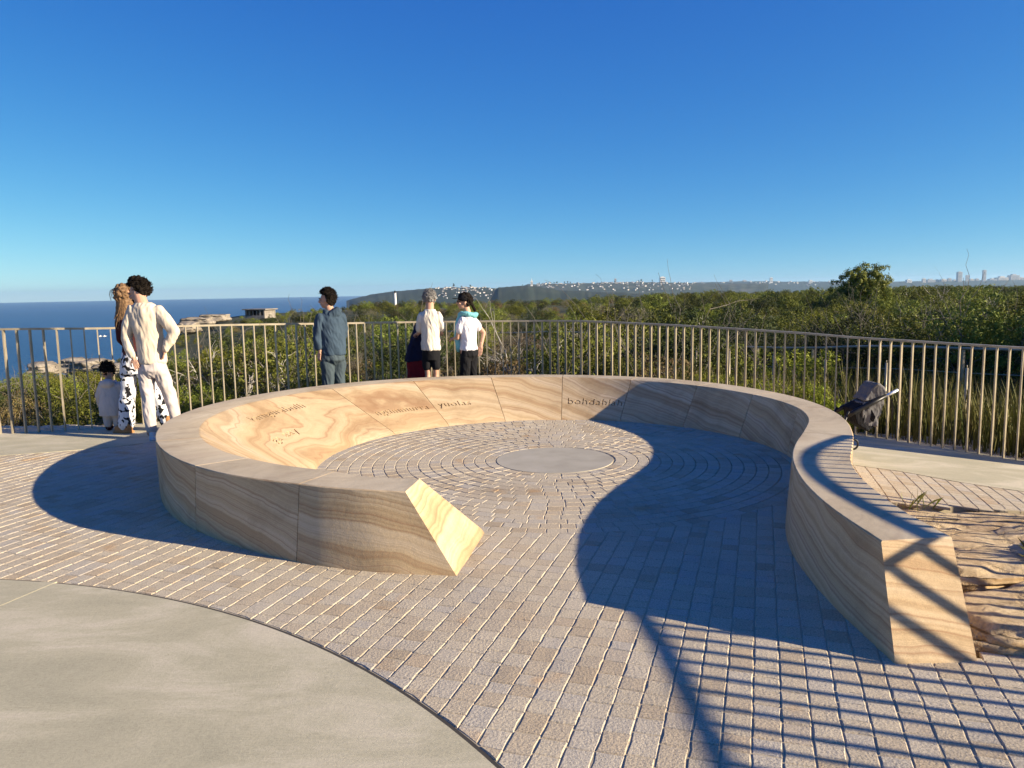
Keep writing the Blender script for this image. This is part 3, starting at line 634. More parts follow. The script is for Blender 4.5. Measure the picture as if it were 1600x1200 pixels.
# towers of the skyline
def tower(px0, px1, ytop, ybot, D, mt, label, name='tower_block', cat='tower block', spire=False, group=None):
    a = at((px0 + px1) / 2, ytop, D); w = (px1 - px0) * D / 1202; zb = at((px0 + px1) / 2, ybot, D).z - 12
    t = thing(name, label, cat, (a.x, D, zb), 0, group); h = a.z - zb
    b = MB(); b.box((0, 0, h / 2), (w, w * .8, h)); b.box((0, 0, h + w * .06), (w * .45, w * .4, w * .12)); b.build('wall', mt, t)
    nr = max(3, min(9, int((h - 12) / 9)))
    for k in range(nr): q = MB(); q.box((0, -w * .4 - .15, 14 + (h - 16) * (k + .5) / nr), (w * .86, .3, (h - 16) / nr * .4)); q.build('window_band', M['glass'], t)
    if spire: p = MB(); p.tube([(0, 0, h), (0, 0, h + w * 1.2)], [w * .2, w * .05], 6); p.build('spire', mt, t)
    return t
tower(829, 832.5, 439, 446, 2300, M['paint'], 'slim white tower standing highest on the dark headland ridge', 'white_tower', 'tower', True)
tower(1031, 1039, 433, 443, 3600, M['paint'], 'broad white tower block above the middle of the far suburb')
tower(960, 963, 435.5, 442, 3600, M['tower'], 'thin pale tower block left of the broad white tower block')
tower(1203, 1207, 434, 441, 5600, M['paint'], 'small white tower block on the far ridge left of the big bushy tree')
tower(1264, 1269, 438, 446, 5600, M['paint'], 'squat pale tower block on the far ridge just left of the big bushy tree')
tower(1496, 1502.5, 425, 441, 5600, M['tower'], 'grey tower block with a pale right side, second tallest on the skyline')
tower(1536, 1540.5, 422, 441, 5600, M['tower'], 'slender grey tower, tallest on the right of the skyline', spire=False)
tower(1509.5, 1513.5, 430, 441, 5600, M['tower'], 'narrow grey tower block between the two tallest towers')
tower(1416, 1423.5, 437, 442, 5600, M['paint'], 'low bright white block at the left end of the skyline', 'flat_block', 'block')
for i, (a, b, y) in enumerate([(1441, 1446, 435.5), (1448, 1459, 437), (1461, 1467, 437), (1470, 1478, 436.5), (1481, 1486, 435), (1489, 1494, 437), (1515, 1521, 436), (1524, 1529, 435.5), (1545, 1555, 436), (1557, 1572, 433.5), (1577, 1590, 430), (1591, 1600, 434), (1603, 1612, 432), (1140, 1144, 437.5), (1160, 1166, 438)]):
    tower(a, b, y, 441.5, 5600 + 30 * i, M['tower'] if i % 3 else M['town'], 'pale mid-rise block in the hazy row of the far skyline', 'skyline_block', 'block', group='mid-rise blocks of the far skyline')
# lighthouse on the heath
p = at(617.6, 472, 330); t = thing('lighthouse', 'small white lighthouse with a dark lantern standing out of the heath', 'lighthouse', p)
b = MB(); b.tube([(0, 0, -9), (0, 0, 1.0), (0, 0, 3.7)], [.62, .56, .46], 16); b.build('lighthouse_tower', M['paint'], t, True)
b = MB(); b.tube([(0, 0, 3.7), (0, 0, 3.85)], [.62, .62], 16); b.build('gallery', M['paint'], t)
b = MB(); b.tube([(0, 0, 3.85), (0, 0, 4.5)], [.36, .36], 12); b.build('lantern', M['dark'], t)
b = MB(); b.tube([(0, 0, 4.5), (0, 0, 4.95)], [.42, .05], 12); b.build('dome', M['dark'], t)
# concrete lookout bunker by the cliff
p = at(407, 497, 108); t = thing('bunker', 'low old concrete bunker with dark openings and a flat roof near the cliff', 'bunker', p, -.25); t.scale = (.78, .78, .72)
b = MB()
b.box((0, 1.7, .8), (3.9, .2, 1.6)); b.box((1.75, 0, .8), (.3, 3.3, 1.6)); b.box((.95, -1.5, .85), (.35, .3, 1.4)); b.box((-1.85, 0, .8), (.25, 3.3, 1.6)); b.box((0, -1.55, .28), (3.5, .22, .56))
for x in (-1.2, -.45, .3): b.box((x, -1.52, .98), (.16, .2, .84))
b.build('wall', M['hutc'], t); b = MB(); b.box((0, 0, 1.72), (4.7, 4.1, .2)); b.build('roof', M['hutc'], t)
b = MB(); b.add([(-1.8, .6, 0), (1.6, .6, 0), (1.6, .6, 1.6), (-1.8, .6, 1.6)], [(0, 1, 2, 3)]); b.build('interior_shade', M['dark'], t)  # near-black sheet behind the openings; the inner shade is put into its colour
# two little boats
for px, lab in ((157, 'left one of two tiny white motorboats on the blue sea'), (163.5, 'right one of two tiny white motorboats on the blue sea')):
    p = at(px, 523.8, 1400); p.z = -70; t = thing('motorboat', lab, 'boat', p, .6)
    b = MB(); b.add([(-2.6, -1, 1), (-2.6, 1, 1), (1.4, 1, 1.1), (3, 0, 1.4), (1.4, -1, 1.1), (-2.5, -.6, -.3), (-2.5, .6, -.3), (1.2, .5, -.3), (2.2, 0, -.3), (1.2, -.5, -.3)], [(0, 1, 2, 3, 4), (5, 6, 1, 0), (6, 7, 2, 1), (7, 8, 3, 2), (8, 9, 4, 3), (9, 5, 0, 4)]); b.build('hull', M['paint'], t)
    b = MB(); b.box((-.2, 0, 1.8), (2.2, 1.5, 1.5), taper=.8); b.build('cabin', M['paint'], t)

# ------------------------------------------------------------------ rocks
def rock(loc, size, seed, label, rz=0, mt=None, group=None, layers=0, sub=5, name='sandstone_rock', amp=.13):
    bm = bmesh.new(); bmesh.ops.create_cube(bm, size=2); bmesh.ops.subdivide_edges(bm, edges=bm.edges, cuts=2 ** sub // 2 if sub > 4 else 9, use_grid_fill=True)
    for v in bm.verts:
        p = v.co; m_ = max(abs(p.x), abs(p.y), abs(p.z)); l = p.length; q = p * (m_ / l) ** .55 if l else p
        P = Vector((q.x * size[0] / 2, q.y * size[1] / 2, q.z * size[2] / 2)); s_ = min(size)
        w = mnoise.fractal(Vector((P.x / (s_ * 1.9) + seed, P.y / (s_ * 1.9), P.z / (s_ * .9))), 1, 2.1, 6)
        nrm = q.normalized(); nrm = Vector((nrm.x, nrm.y, nrm.z * .6))
        P += nrm * w * s_ * amp * 2
        if layers: k = P.z * layers / size[2]; P.x += .10 * s_ * (math.floor(k) % 2 - .5) * (1 if P.x > 0 else -1); P.y += .16 * s_ * (math.floor(k + .3) % 2 - .5) * (1 if P.y > 0 else -1)
        if layers: st = size[2] / (layers * 3.0); k = P.z / st; o_ = mnoise.noise(Vector((math.floor(k) * 3.7, P.x * 1.3, seed))) * .09 * s_; P.y += o_ * (1 if P.y > 0 else -1) * 1.6; P.z = st * (math.floor(k) + ss(.25, .75, k - math.floor(k)))
        v.co = P
    me = bpy.data.meshes.new(name); bm.to_mesh(me); bm.free(); me.materials.append(mt or M['layered']); o = bpy.data.objects.new(name, me); COL.objects.link(o); o.location = loc; o.rotation_euler = (0, 0, rz)
    me.polygons.foreach_set('use_smooth', [False] * len(me.polygons)) if False else me.polygons.foreach_set('use_smooth', [True] * len(me.polygons))
    return tag(o, label, 'rock', group)
rock((3.42, 3.70, -.03), (3.1, .66, .27), 1, 'flat layered yellow sandstone slab nearest the paving, striped by railing shadows', .30, layers=3, sub=6)
rock((3.5, 4.27, -.03), (2.9, .52, .27), 2, 'second flat sandstone slab behind the nearest striped one, with a shadowed gap before it', .22, layers=3, sub=6)
rock((3.75, 4.62, -.05), (2.9, .50, .22), 3, 'thin long sandstone ledge in the middle of the rock bed beside the seat wall', .10, layers=4, sub=6)
rock((3.6, 5.02, -.13), (2.6, .62, .22), 4, 'dark shadowed sandstone ledge lying under the edge of the path slab', -.18, layers=4, sub=6)
rock((2.55, 4.95, -.13), (1.1, .8, .20), 5, 'small sandstone ledge wedged between the seat wall and the path slab', -.6, layers=3, sub=6)
rock((3.22, 4.20, .03), (.34, .28, .26), 6, 'rounded orange sandstone boulder on the layered slabs at the right edge', .5, sub=5)
tag(mesh_obj('soil_bed', [(1.9, 3.05, -.03), (2.5, 3.2, -.05), (5.3, 4.1, -.14), (5.3, 5, -.14), (2.4, 5.7, -.14), (1.9, 4.2, -.14)], [(0, 1, 2, 3, 4, 5)], M['soil']), kind='structure')
for px, py, D, sz, seed, lab in [(20, 633, 19, (3.6, 1.6, .5), 11, 'long flat pale rock shelf in the scrub behind the left end of the railing'), (95, 640, 18, (1.8, 1.0, .35), 12, 'pale rock shelf in the scrub left of the crouching toddler'),
        (70, 577, 46, (1.6, 1.4, .8), 13, 'pale boulder on the cliff edge against the sea, nearest the left frame edge'), (112, 570, 50, (1.9, 1.6, 1.0), 14, 'rounded grey boulder on the cliff edge second from the left'),
        (150, 571, 50, (2.6, 2, .8), 15, 'broad grey boulder on the cliff edge behind the toddler'), (190, 577, 44, (3, 2, .7), 16, 'flat grey rock on the slope behind the brown haired woman'),
        (310, 502, 120, (5, 3, 1.2), 17, 'pale rock ledge above the sea right of the man in cream'), (335, 497, 140, (5.5, 4, 1.5), 18, 'pale rounded rock outcrop at the headland tip left of the bunker'), (292, 512, 105, (3.5, 3, 1.6), 19, 'low pale rock spur at the head of the sea cliff')]:
    p = at(px, py, D); rock(p, sz, seed, lab, 0, M['paler'], sub=5, layers=2 if D < 30 else 3, amp=.2)

# ------------------------------------------------------------------ plants
def leaf_quads(rg, cen, nrm, ln, wd, vs, fs):
    a = Vector((rg.gauss(0, 1), rg.gauss(0, 1), rg.gauss(0, 1) + .6)).normalized(); n_ = (nrm * 1.4 + Vector((rg.gauss(0, .5), rg.gauss(0, .5), rg.gauss(0, .5)))).normalized()
    u_ = (a - n_ * a.dot(n_)).normalized() * ln / 2; v_ = n_.cross(u_).normalized() * wd / 2; b = len(vs)
    vs += [cen - u_, cen + v_, cen + u_, cen - v_]; fs.append((b, b + 1, b + 2, b + 3))
def foliage(seed, R_, H_, n, ln, wd, lobes=9, spiky=0, hole=.25):
    """leaves set in fist-sized clumps over the lobes of the crown, so it reads as light and dark tufts"""
    rg = random.Random(seed); vs = []; fs = []; C_ = []
    for i in range(lobes):
        a = rg.uniform(0, 2 * math.pi); q = rg.random() ** .6 * .56; z = rg.uniform(.34, .74) * (1 - .45 * q); c = Vector((R_ * q * math.cos(a), R_ * q * math.sin(a), H_ * z)); r_ = R_ * rg.uniform(.28, .46); sq = rg.uniform(.6, .95)
        for k in range(26):
            d = Vector((rg.gauss(0, 1), rg.gauss(0, 1), rg.gauss(.35, 1))).normalized()
            if rg.random() < hole: continue
            C_.append((c + Vector((d.x, d.y, d.z * sq)) * r_ * rg.uniform(.75, 1.08), d, R_ * rg.uniform(.07, .15)))
    per = max(8, n // len(C_))
    for c, d0, cr in C_:
        for i in range(per):
            d = (Vector((rg.gauss(0, 1), rg.gauss(0, 1), rg.gauss(0, 1))).normalized() + d0 * .8).normalized(); p = c + d * cr * rg.uniform(.55, 1.1)
            if p.z < .04: p.z = .04 + rg.random() * .2
            if spiky and rg.random() < .2: p += d0 * rg.random() * spiky
            leaf_quads(rg, p, d, ln * rg.uniform(.6, 1.3), wd * rg.uniform(.7, 1.2), vs, fs)
    return vs, fs
def stems(seed, R_, H_, n, r0_=.022, twist=.25, depth=2):
    rg = random.Random(seed); mb = MB()
    def grow(p, d, ln, r_, lv):
        pts = [p]; rs = [r_]; k = 5
        for i in range(k):
            d = (d + Vector((rg.gauss(0, twist), rg.gauss(0, twist), rg.gauss(.05, twist * .7)))).normalized(); p = p + d * ln / k; pts.append(p); rs.append(r_ * (1 - .6 * (i + 1) / k))
            if lv > 0 and i > 0 and rg.random() < .75: grow(p, (d + Vector((rg.gauss(0, .7), rg.gauss(0, .7), rg.gauss(.1, .5)))).normalized(), ln * rg.uniform(.4, .7), rs[-1] * .8, lv - 1)
        mb.tube(pts, rs, 5)
    for i in range(n):
        a = rg.uniform(0, 2 * math.pi); d = Vector((math.cos(a) * rg.uniform(.3, 1), math.sin(a) * rg.uniform(.3, 1), 1.1)).normalized(); grow(Vector((0, 0, -.05)), d, math.hypot(R_, H_) * rg.uniform(.7, 1), r0_, depth)
    return mb
KINDS = [('leafA', 'banksia_shrub', 'dense dark green shrub with small leathery leaves on the heath', 1.15, 1.9, 8000, .06, .026, 11, .10),
         ('leafB', 'heath_shrub', 'bright yellow-green rounded shrub among the darker heath shrubs', .85, 1.2, 6500, .048, .016, 8, .10),
         ('leafC', 'rusty_shrub', 'rusty brown dry shrub on the heath', .95, 1.2, 5000, .05, .018, 9, .05),
         ('leafD', 'dry_shrub', 'grey half-dead twiggy shrub on the heath', 1.0, 1.4, 3000, .045, .015, 9, .12),
         ('leafE', 'tea_tree_shrub', 'blackish green spreading shrub on the heath', 1.3, 1.7, 8000, .055, .022, 12, .05)]
protos = []
for ki, (mt, nm, lab, R_, H_, n, ln, wd, lb, sp_) in enumerate(KINDS):
    for v in range(3):
        vs, fs = foliage(100 + ki * 10 + v, R_, H_, n, ln, wd, lb, sp_, .12 if mt != 'leafD' else .4)
        me = bpy.data.meshes.new('foliage'); me.from_pydata([tuple(q) for q in vs], [], fs); me.materials.append(M[mt])
        sb = stems(50 + ki * 10 + v, R_ * .8, H_ * .8, 6 if mt != 'leafD' else 7, .016, .22, 1 if mt != 'leafD' else 2)
        ms = bpy.data.meshes.new('stem'); ms.from_pydata([tuple(q) for q in sb.v], [], sb.f); ms.materials.append(M['bark'])
        protos.append((ki, me, ms))
NSH = [0, 0, 0, 0, 0]; shrub_foliage = {}
def shrub(x, y, sc, ki, z=None, near=True, sz=None, label=None):
    c = [p for p in protos if p[0] == ki]; _, me, ms = rnd.choice(c); k = KINDS[ki]
    t = bpy.data.objects.new(k[1], None) if near else bpy.data.objects.new(k[1], me); COL.objects.link(t); t.location = (x, y, ground_z(x, y) - .05 if z is None else z); t.rotation_euler = (0, 0, rnd.uniform(0, 6.28))
    t.scale = (sc, sc, sc * (sz or rnd.uniform(.85, 1.15))); tag(t, label or k[2], 'shrub', None if label else k[2].split(' on the')[0].split(' among')[0] + 's')
    if near:
        f = bpy.data.objects.new('foliage', me); COL.objects.link(f); f.parent = t; s_ = bpy.data.objects.new('stem', ms); COL.objects.link(s_); s_.parent = t; shrub_foliage.setdefault(ki, f)
    NSH[ki] += 1; return t
fpath = crom(FENCE, 4)
def outside(x, y, mg):
    if y < 6: return x > 11
    yy = np.interp(x, fpath[:, 0], fpath[:, 1]) if x < 3.3 else None
    if x < 3.3: return y > yy + mg
    dd = min(math.hypot(x - q[0], y - q[1]) for q in fpath); fy = np.interp(x, [3.1, 4.2, 5.4, 6.0, 8, 10.5], [9.75, 9.2, 8.05, 7.55, 6.9, 5.6]); return y > fy and dd > mg
# the second path beyond the railing on the right
PATH2 = [(13, 7.5, 0), (10.5, 9.8, 0), (8.3, 12.4, 0), (6.6, 15.2, 0), (5.0, 18.4, 0), (3.2, 22.2, 0), (.6, 26.5, 0), (-2.5, 30.5, 0)]
P2 = crom(PATH2, 6)
def dpath2(x, y): return min(math.hypot(x - q[0], y - q[1]) for q in P2)
def side2(x, y):
    i = min(range(len(P2) - 1), key=lambda i: math.hypot(x - P2[i][0], y - P2[i][1])); a, b = P2[i], P2[i + 1]; return (b[0] - a[0]) * (y - a[1]) - (b[1] - a[1]) * (x - a[0])
placed = []
def hmap(px, d):
    """shrub choice by bearing: (scale, weights for the five kinds)"""
    if px < 330: return .62, (3, 5, 2, .6, 1.4)
    if px < 520: return .74, (3.5, 3, 1.5, 1.0, 2)
    if px < 900: return .78, (2.6, 1.4, 2.2, 2.2, 2.4)
    if px < 1100: return .92, (4, 2.6, 1.2, .9, 2.4)
    return 1.05, (5, 2.6, .9, .7, 3.0)
CREST = [(-60, 590), (0, 582), (60, 574), (140, 562), (200, 550), (260, 528), (300, 512), (380, 494), (450, 482), (520, 484), (560, 474), (600, 466), (700, 468), (800, 469), (900, 466), (1000, 460), (1100, 456), (1200, 456), (1300, 452), (1400, 449), (1500, 448), (1600, 446), (1740, 444)]
def cap_scale(px, D, x, y, k, H_):
    top = HC - (np.interp(px, [c[0] for c in CREST], [c[1] for c in CREST]) + 7 * mnoise.noise(Vector((px * .02, D * .08, 1))) - EYE(px)) * D / 1202 - .35 * max(0, mnoise.noise(Vector((x * .22, y * .22, 5)))) * min(2.5, D / 14)
    return min(k, (top - ground_z(x, y)) / H_)
def try_place(d0, d1, count, gap, scl=1.0, reg=None, near=True):
    got = 0; tries = 0
    while got < count and tries < count * 25:
        tries += 1; px = rnd.uniform(-60, 1720) if reg is None else rnd.uniform(*reg); d = math.sqrt(rnd.uniform(d0 * d0, d1 * d1)); x = (px - 800) / 1202 * d; y = d
        s_, w = hmap(px, d)
        if not outside(x, y, .75): continue
        if px < 700 and d > .93 * np.interp(px, [c[0] for c in COAST], [c[1] for c in COAST]): continue
        dp = dpath2(x, y)
        if dp < 1.5: continue
        if px > 880 and side2(x, y) < 0 : pass
        kk = s_ * scl * rnd.uniform(.6, 1.35)
        infront = px > 1000 and d < 13 and not beyond(x, y)
        if infront: continue
        if any((x - a) ** 2 + (y - b) ** 2 < (gap * (kk + c) * .5) ** 2 for a, b, c in placed): continue
        ki = rnd.choices(range(5), w)[0]; kk = cap_scale(px, d, x, y, kk, KINDS[ki][4])
        if kk < .25: continue
        placed.append((x, y, kk)); shrub(x, y, kk, ki, near=near); got += 1
    return got
s_ref = side2(8, 20)
def beyond(x, y): return side2(x, y) * s_ref > 0
g1 = try_place(11.5, 17, 75, 1.0); g2 = try_place(17, 26, 110, 1.05, 1.05); g3 = try_place(26, 40, 115, 1.15, 1.15, near=False)
print('shrubs', g1, g2, g3, NSH)
# tall shrubs added unseen, right of the frame, to shade the second path
for x, y, s_ in [(10.2, 10.6, 1.5), (11.6, 12.0, 1.7), (12.4, 13.8, 1.7), (13.4, 15.6, 1.8), (14.6, 17.4, 1.8), (15.8, 19.2, 1.8), (12.4, 9.8, 1.7), (13.8, 11.6, 1.9), (15.0, 13.6, 2.0), (16.4, 15.8, 2.0), (18.0, 18.4, 2.0), (16.8, 21.0, 1.9), (19.5, 21.5, 2.0)]:
    shrub(x, y, s_, 4, sz=1.15)
# low bright shrubs in front of the second path
for px, py, D, s_, ki in [(1040, 612, 12.6, .50, 1), (1085, 612, 12.2, .55, 1), (1130, 625, 11.6, .55, 1), (1170, 628, 11.2, .52, 1), (1215, 640, 10.6, .60, 1), (1255, 645, 10.1, .62, 1), (1290, 655, 9.7, .55, 1), (990, 608, 13, .5, 0), (945, 600, 13.4, .55, 0), (1410, 655, 9.6, .34, 1), (1325, 655, 9.5, .42, 1)]:
    p = at(px, 600, D); shrub(p.x, p.y, s_, ki, sz=1.25)
q_ = MB()
def pine(px, hs, t, h, lab):
    p = HS[hs](px, t); vs, fs = foliage(int(px), h * .28, h, 500, h * .09, h * .05, 7, 0, .2); tr = thing('pine_tree', lab, 'tree', p - Vector((0, 0, h * .1)), 0, 'tall pines on the far ridge'); mesh_obj('crown', vs, fs, M['leafE'], tr); b = MB(); b.tube([(0, 0, 0), (0, 0, h * .7)], [h * .03, h * .012], 5); b.build('trunk', M['bark'], tr)
for px in (819, 845, 851, 856, 862, 868, 872, 884, 889, 893, 712, 724, 738, 962, 999, 1003, 1020): pine(px, 3 if px > 800 else 1, .5, rh.uniform(11, 19), 'tall dark pine standing up from the crest of the far ridge')
# bushy tree on the skyline
def tree(loc, R_, H_, seed, label):
    t = thing('bushy_tree', label, 'tree', loc); tr = stems(seed, R_ * .4, H_ * .45, 4, .11, .2, 1); tr.build('trunk', M['bark'], t)
    vs, fs = foliage(seed, R_, H_, 42000, .12, .06, 34, .12, .1); mesh_obj('crown', vs, fs, M['leafA'], t); return t
q = at(1347, 470, 46); tree((q.x, q.y, q.z - 1.9), 2.0, 5.2, 77, 'tall round-headed dark green tree rising above the heath against the sky')
q = at(1312, 470, 44); shrub(q.x, q.y, 1.15, 4, z=q.z - 1.6, sz=1.2)
# the rest of the heath: instanced on points, too many to count
def far_heath():
    rg = random.Random(21); pts = {k: [] for k in range(5)}
    def add(x, y, px, s_, w):
        pts[rg.choices(range(5), w)[0]].append((x, y, ground_z(x, y) - .1, s_, rg.uniform(0, 6.28)))
    d = 11.0
    while d < 620:
        step = .62 * (1 + max(0, d - 15) * .05) * (1 + .3 * ss(38, 55, d)); sp = step * (1 + .35 * ss(38, 55, d)); na = int(d * 1.5 / sp)
        for i in range(na):
            px = -60 + 1800 * (i + rg.random()) / na; D = d + rg.uniform(-.5, .5) * step; x = (px - 800) / 1202 * D; y = D
            if px < 700 and D > .95 * np.interp(px, [c[0] for c in COAST], [c[1] for c in COAST]): continue
            s0_, w = hmap(px, D)
            if not outside(x, y, .55) or dpath2(x, y) < 1.2: continue
            if px > 1180 and not beyond(x, y): continue
            k = .19 if D < 34 else .19 + 1.0 * ss(34, 50, D) 
            if D > 40: k *= 1 + (D - 40) * .006
            if px < 420 and D > 30: k *= .62
            if px > 1000 and 40 < D < 260: k *= 1.3
            kk = cap_scale(px, D, x, y, s0_ * k * rg.uniform(.7, 1.2), 1.55)
            if kk > .10: add(x, y, px, kk, w)
        d += step
    for k, P in pts.items():
        if not P: continue
        me = bpy.data.meshes.new('heath_cover'); me.from_pydata([p[:3] for p in P], [], []); a = me.attributes.new('sc', 'FLOAT', 'POINT'); a.data.foreach_set('value', [p[3] for p in P]); a = me.attributes.new('rt', 'FLOAT', 'POINT'); a.data.foreach_set('value', [p[4] for p in P])
        o = bpy.data.objects.new('heath_cover', me); COL.objects.link(o); tag(o, kind='stuff')
        g = bpy.data.node_groups.new('scatter', 'GeometryNodeTree'); g.interface.new_socket('Geometry', in_out='INPUT', socket_type='NodeSocketGeometry'); g.interface.new_socket('Geometry', in_out='OUTPUT', socket_type='NodeSocketGeometry')
        gi = g.nodes.new('NodeGroupInput'); go = g.nodes.new('NodeGroupOutput'); io = g.nodes.new('GeometryNodeInstanceOnPoints'); ob = g.nodes.new('GeometryNodeObjectInfo'); ob.inputs['Object'].default_value = shrub_foliage[k]; ob.inputs['As Instance'].default_value = True; ob.transform_space = 'ORIGINAL'
        na_ = g.nodes.new('GeometryNodeInputNamedAttribute'); na_.data_type = 'FLOAT'; na_.inputs['Name'].default_value = 'sc'; nr = g.nodes.new('GeometryNodeInputNamedAttribute'); nr.data_type = 'FLOAT'; nr.inputs['Name'].default_value = 'rt'; cr = g.nodes.new('ShaderNodeCombineXYZ')
        g.links.new(gi.outputs[0], io.inputs['Points']); g.links.new(ob.outputs['Geometry'], io.inputs['Instance']); g.links.new(nr.outputs['Attribute'], cr.inputs[2]); g.links.new(cr.outputs[0], io.inputs['Rotation']); g.links.new(na_.outputs['Attribute'], io.inputs['Scale']); g.links.new(io.outputs[0], go.inputs[0])
        md = o.modifiers.new('scatter', 'NODES'); md.node_group = g; print('far heath', k, len(P))
far_heath()
# reeds behind the right railing
def reeds():
    rg = random.Random(4); vs = []; fs = []
    for i in range(15000):
        px = rg.uniform(960, 1760); D = 7.0 + rg.random() ** 1.1 * 6.5; x = (px - 800) / 1202 * D; y = D
        if not outside(x, y, .22) or beyond(x, y) and dpath2(x, y) > 1 or dpath2(x, y) < .9: continue
        if mnoise.noise(Vector((x * .9, y * .9, 2))) < -.22: continue
        z = ground_z(x, y) - .02; z = max(z, -.55); h = rg.uniform(.35, .85) * (1 + .5 * mnoise.noise(Vector((x * .7, y * .7, 7)))); a = rg.uniform(0, 6.28); l_ = rg.uniform(.04, .25); w = rg.uniform(.004, .009); dx, dy = math.cos(a), math.sin(a); b = len(vs)
        vs += [(x - dy * w, y + dx * w, z), (x + dy * w, y - dx * w, z), (x + dx * l_ * .4 + dy * w * .8, y + dy * l_ * .4 - dx * w * .8, z + h * .6), (x + dx * l_ * .4 - dy * w * .8, y + dy * l_ * .4 + dx * w * .8, z + h * .6), (x + dx * l_, y + dy * l_, z + h)]
        fs += [(b, b + 1, b + 2, b + 3), (b + 3, b + 2, b + 4)]
    return tag(mesh_obj('reeds', vs, fs, M['reed']), kind='stuff')
reeds()
def tuft(x, y, z, n, h, seed):
    rg = random.Random(seed); vs = []; fs = []
    for i in range(n):
        a = rg.uniform(0, 6.28); l_ = rg.uniform(.02, .14); w = .003; dx, dy = math.cos(a), math.sin(a); hh = h * rg.uniform(.5, 1.1); b = len(vs); px_, py_ = x + rg.gauss(0, .05), y + rg.gauss(0, .03)
        vs += [(px_ - dy * w, py_ + dx * w, z), (px_ + dy * w, py_ - dx * w, z), (px_ + dx * l_ * .5, py_ + dy * l_ * .5, z + hh * .7), (px_ + dx * l_, py_ + dy * l_, z + hh)]; fs += [(b, b + 1, b + 2), (b, b + 2, b + 3)]
    return mesh_obj('grass_tuft', vs, fs, M['reed'])
tag(tuft(2.95, 4.05, .05, 160, .13, 1), 'small green grass tuft growing in a crack of the layered rocks', 'grass tuft')
tag(tuft(2.9, 5.42, -.03, 9, .17, 2), 'thin dry stalks leaning over the edge of the path slab beside the seat wall', 'grass tuft')
# bleached dead branches standing in the scrub
dead_at = [(375, 645, 14.2, 1.25, 'bleached dead shrub tangled behind the left part of the railing'), (418, 640, 13.6, 1.15, 'white dead branches left of the man in blue, nearest the seat wall'), (455, 640, 13.2, 1.3, 'long pale crooked dead stem just left of the man in blue'), (490, 620, 15, 1.1, 'forked white dead branch hidden partly by the man in blue'),
    (340, 620, 16.5, 1.4, 'grey dead shrub behind the railing right of the man in cream'), (690, 600, 17, 1.1, 'thin white dead twigs between the man in blue and the man in shorts'), (770, 600, 15.5, 1.3, 'curved white dead branch right of the woman in a cap'), (812, 600, 14.5, 1.55, 'tall slim dead trunk standing straight behind the middle of the railing'),
    (850, 600, 14, 1.3, 'tangled white dead branches behind the middle of the railing'), (888, 600, 15.5, 1.5, 'spreading grey dead shrub right of the tall dead trunk'), (935, 560, 19, 1.0, 'fine grey dead twigs above the middle of the railing'), (1090, 520, 36, 1.5, 'slim leafless dead tree above the heath near the middle right'), (1187, 510, 52, 2.6, 'feathery leafless tree against the far hills'),
    (1482, 500, 44, 2.5, 'tall bare forked dead tree right of the bushy tree'), (1500, 500, 40, 1.9, 'white arched dead branch on the skyline right of the forked tree'), (1436, 500, 50, 2.4, 'thin bare pole-like dead tree between the bushy tree and the forked one'), (1593, 500, 38, 3.6, 'tallest bare dead tree cut off by the right frame edge'), (1582, 500, 42, 2.9, 'slim leafless dead tree beside the tallest bare one at the right edge'),
    (1395, 560, 24, 1.6, 'grey dead branches in front of the green heath below the bushy tree'), (1330, 560, 22, 1.1, 'small pale dead branches low in the heath left of centre right'), (1455, 560, 21, 1.0, 'dry grey twigs low in the heath at the right')]
for i, (px, py, D, h, lab) in enumerate(dead_at):
    x = (px - 800) / 1202 * D; z = ground_z(x, D); tall = lab.startswith('tall') or 'slim' in lab or 'pole' in lab
    sb = stems(300 + i, h * (.12 if tall else .5), h * (.95 if tall else .6), 1 if tall else 4, .030 if D < 20 else .035, .12 if tall else .34, 2); o = sb.build('dead_branches', M['white'], None, True); o.location = (x, D, z - .05); tag(o, lab, 'dead tree')
# second railing on the path beyond, with its little posts
PZ = lambda x, y: ground_z(x, y) + .02
r2 = thing('path_railing', 'dark low handrail on thin posts along the path beyond the right railing', 'railing')
pts2 = [(x - .9 * 0, y, PZ(x, y) + 1.02) for x, y, _ in P2]
b = MB(); b.tube([(x, y, z) for x, y, z in pts2], .022, 8); b.tube([(x, y, z - .42) for x, y, z in pts2], .008, 6); b.build('handrail', M['metal'], r2, True)
vs = []
for x, y, z in pts2:
    i = len(vs) // 2; j = min(i, len(P2) - 2); d = Vector((P2[j + 1][0] - P2[j][0], P2[j + 1][1] - P2[j][1], 0)).normalized(); n_ = Vector((d.y, -d.x, 0)); zz = z - 1.0; vs += [(x - n_.x * .15, y - n_.y * .15, zz), (x + n_.x * 1.5, y + n_.y * 1.5, zz)]
tag(mesh_obj('heath_path', vs, [(2 * i, 2 * i + 1, 2 * i + 3, 2 * i + 2) for i in range(len(P2) - 1)], M['joint']), kind='structure')
acc = 0
for (x0, y0, z0), (x1, y1, z1) in zip(pts2[:-1], pts2[1:]):
    L_ = math.hypot(x1 - x0, y1 - y0)
    while acc < L_:
        t_ = acc / L_; x, y, z = lerp(x0, x1, t_), lerp(y0, y1, t_), lerp(z0, z1, t_)
        q = MB(); q.box((x, y, z - .53), (.035, .05, 1.0)); q.build('post', M['metal'], r2); acc += 1.55
    acc -= L_
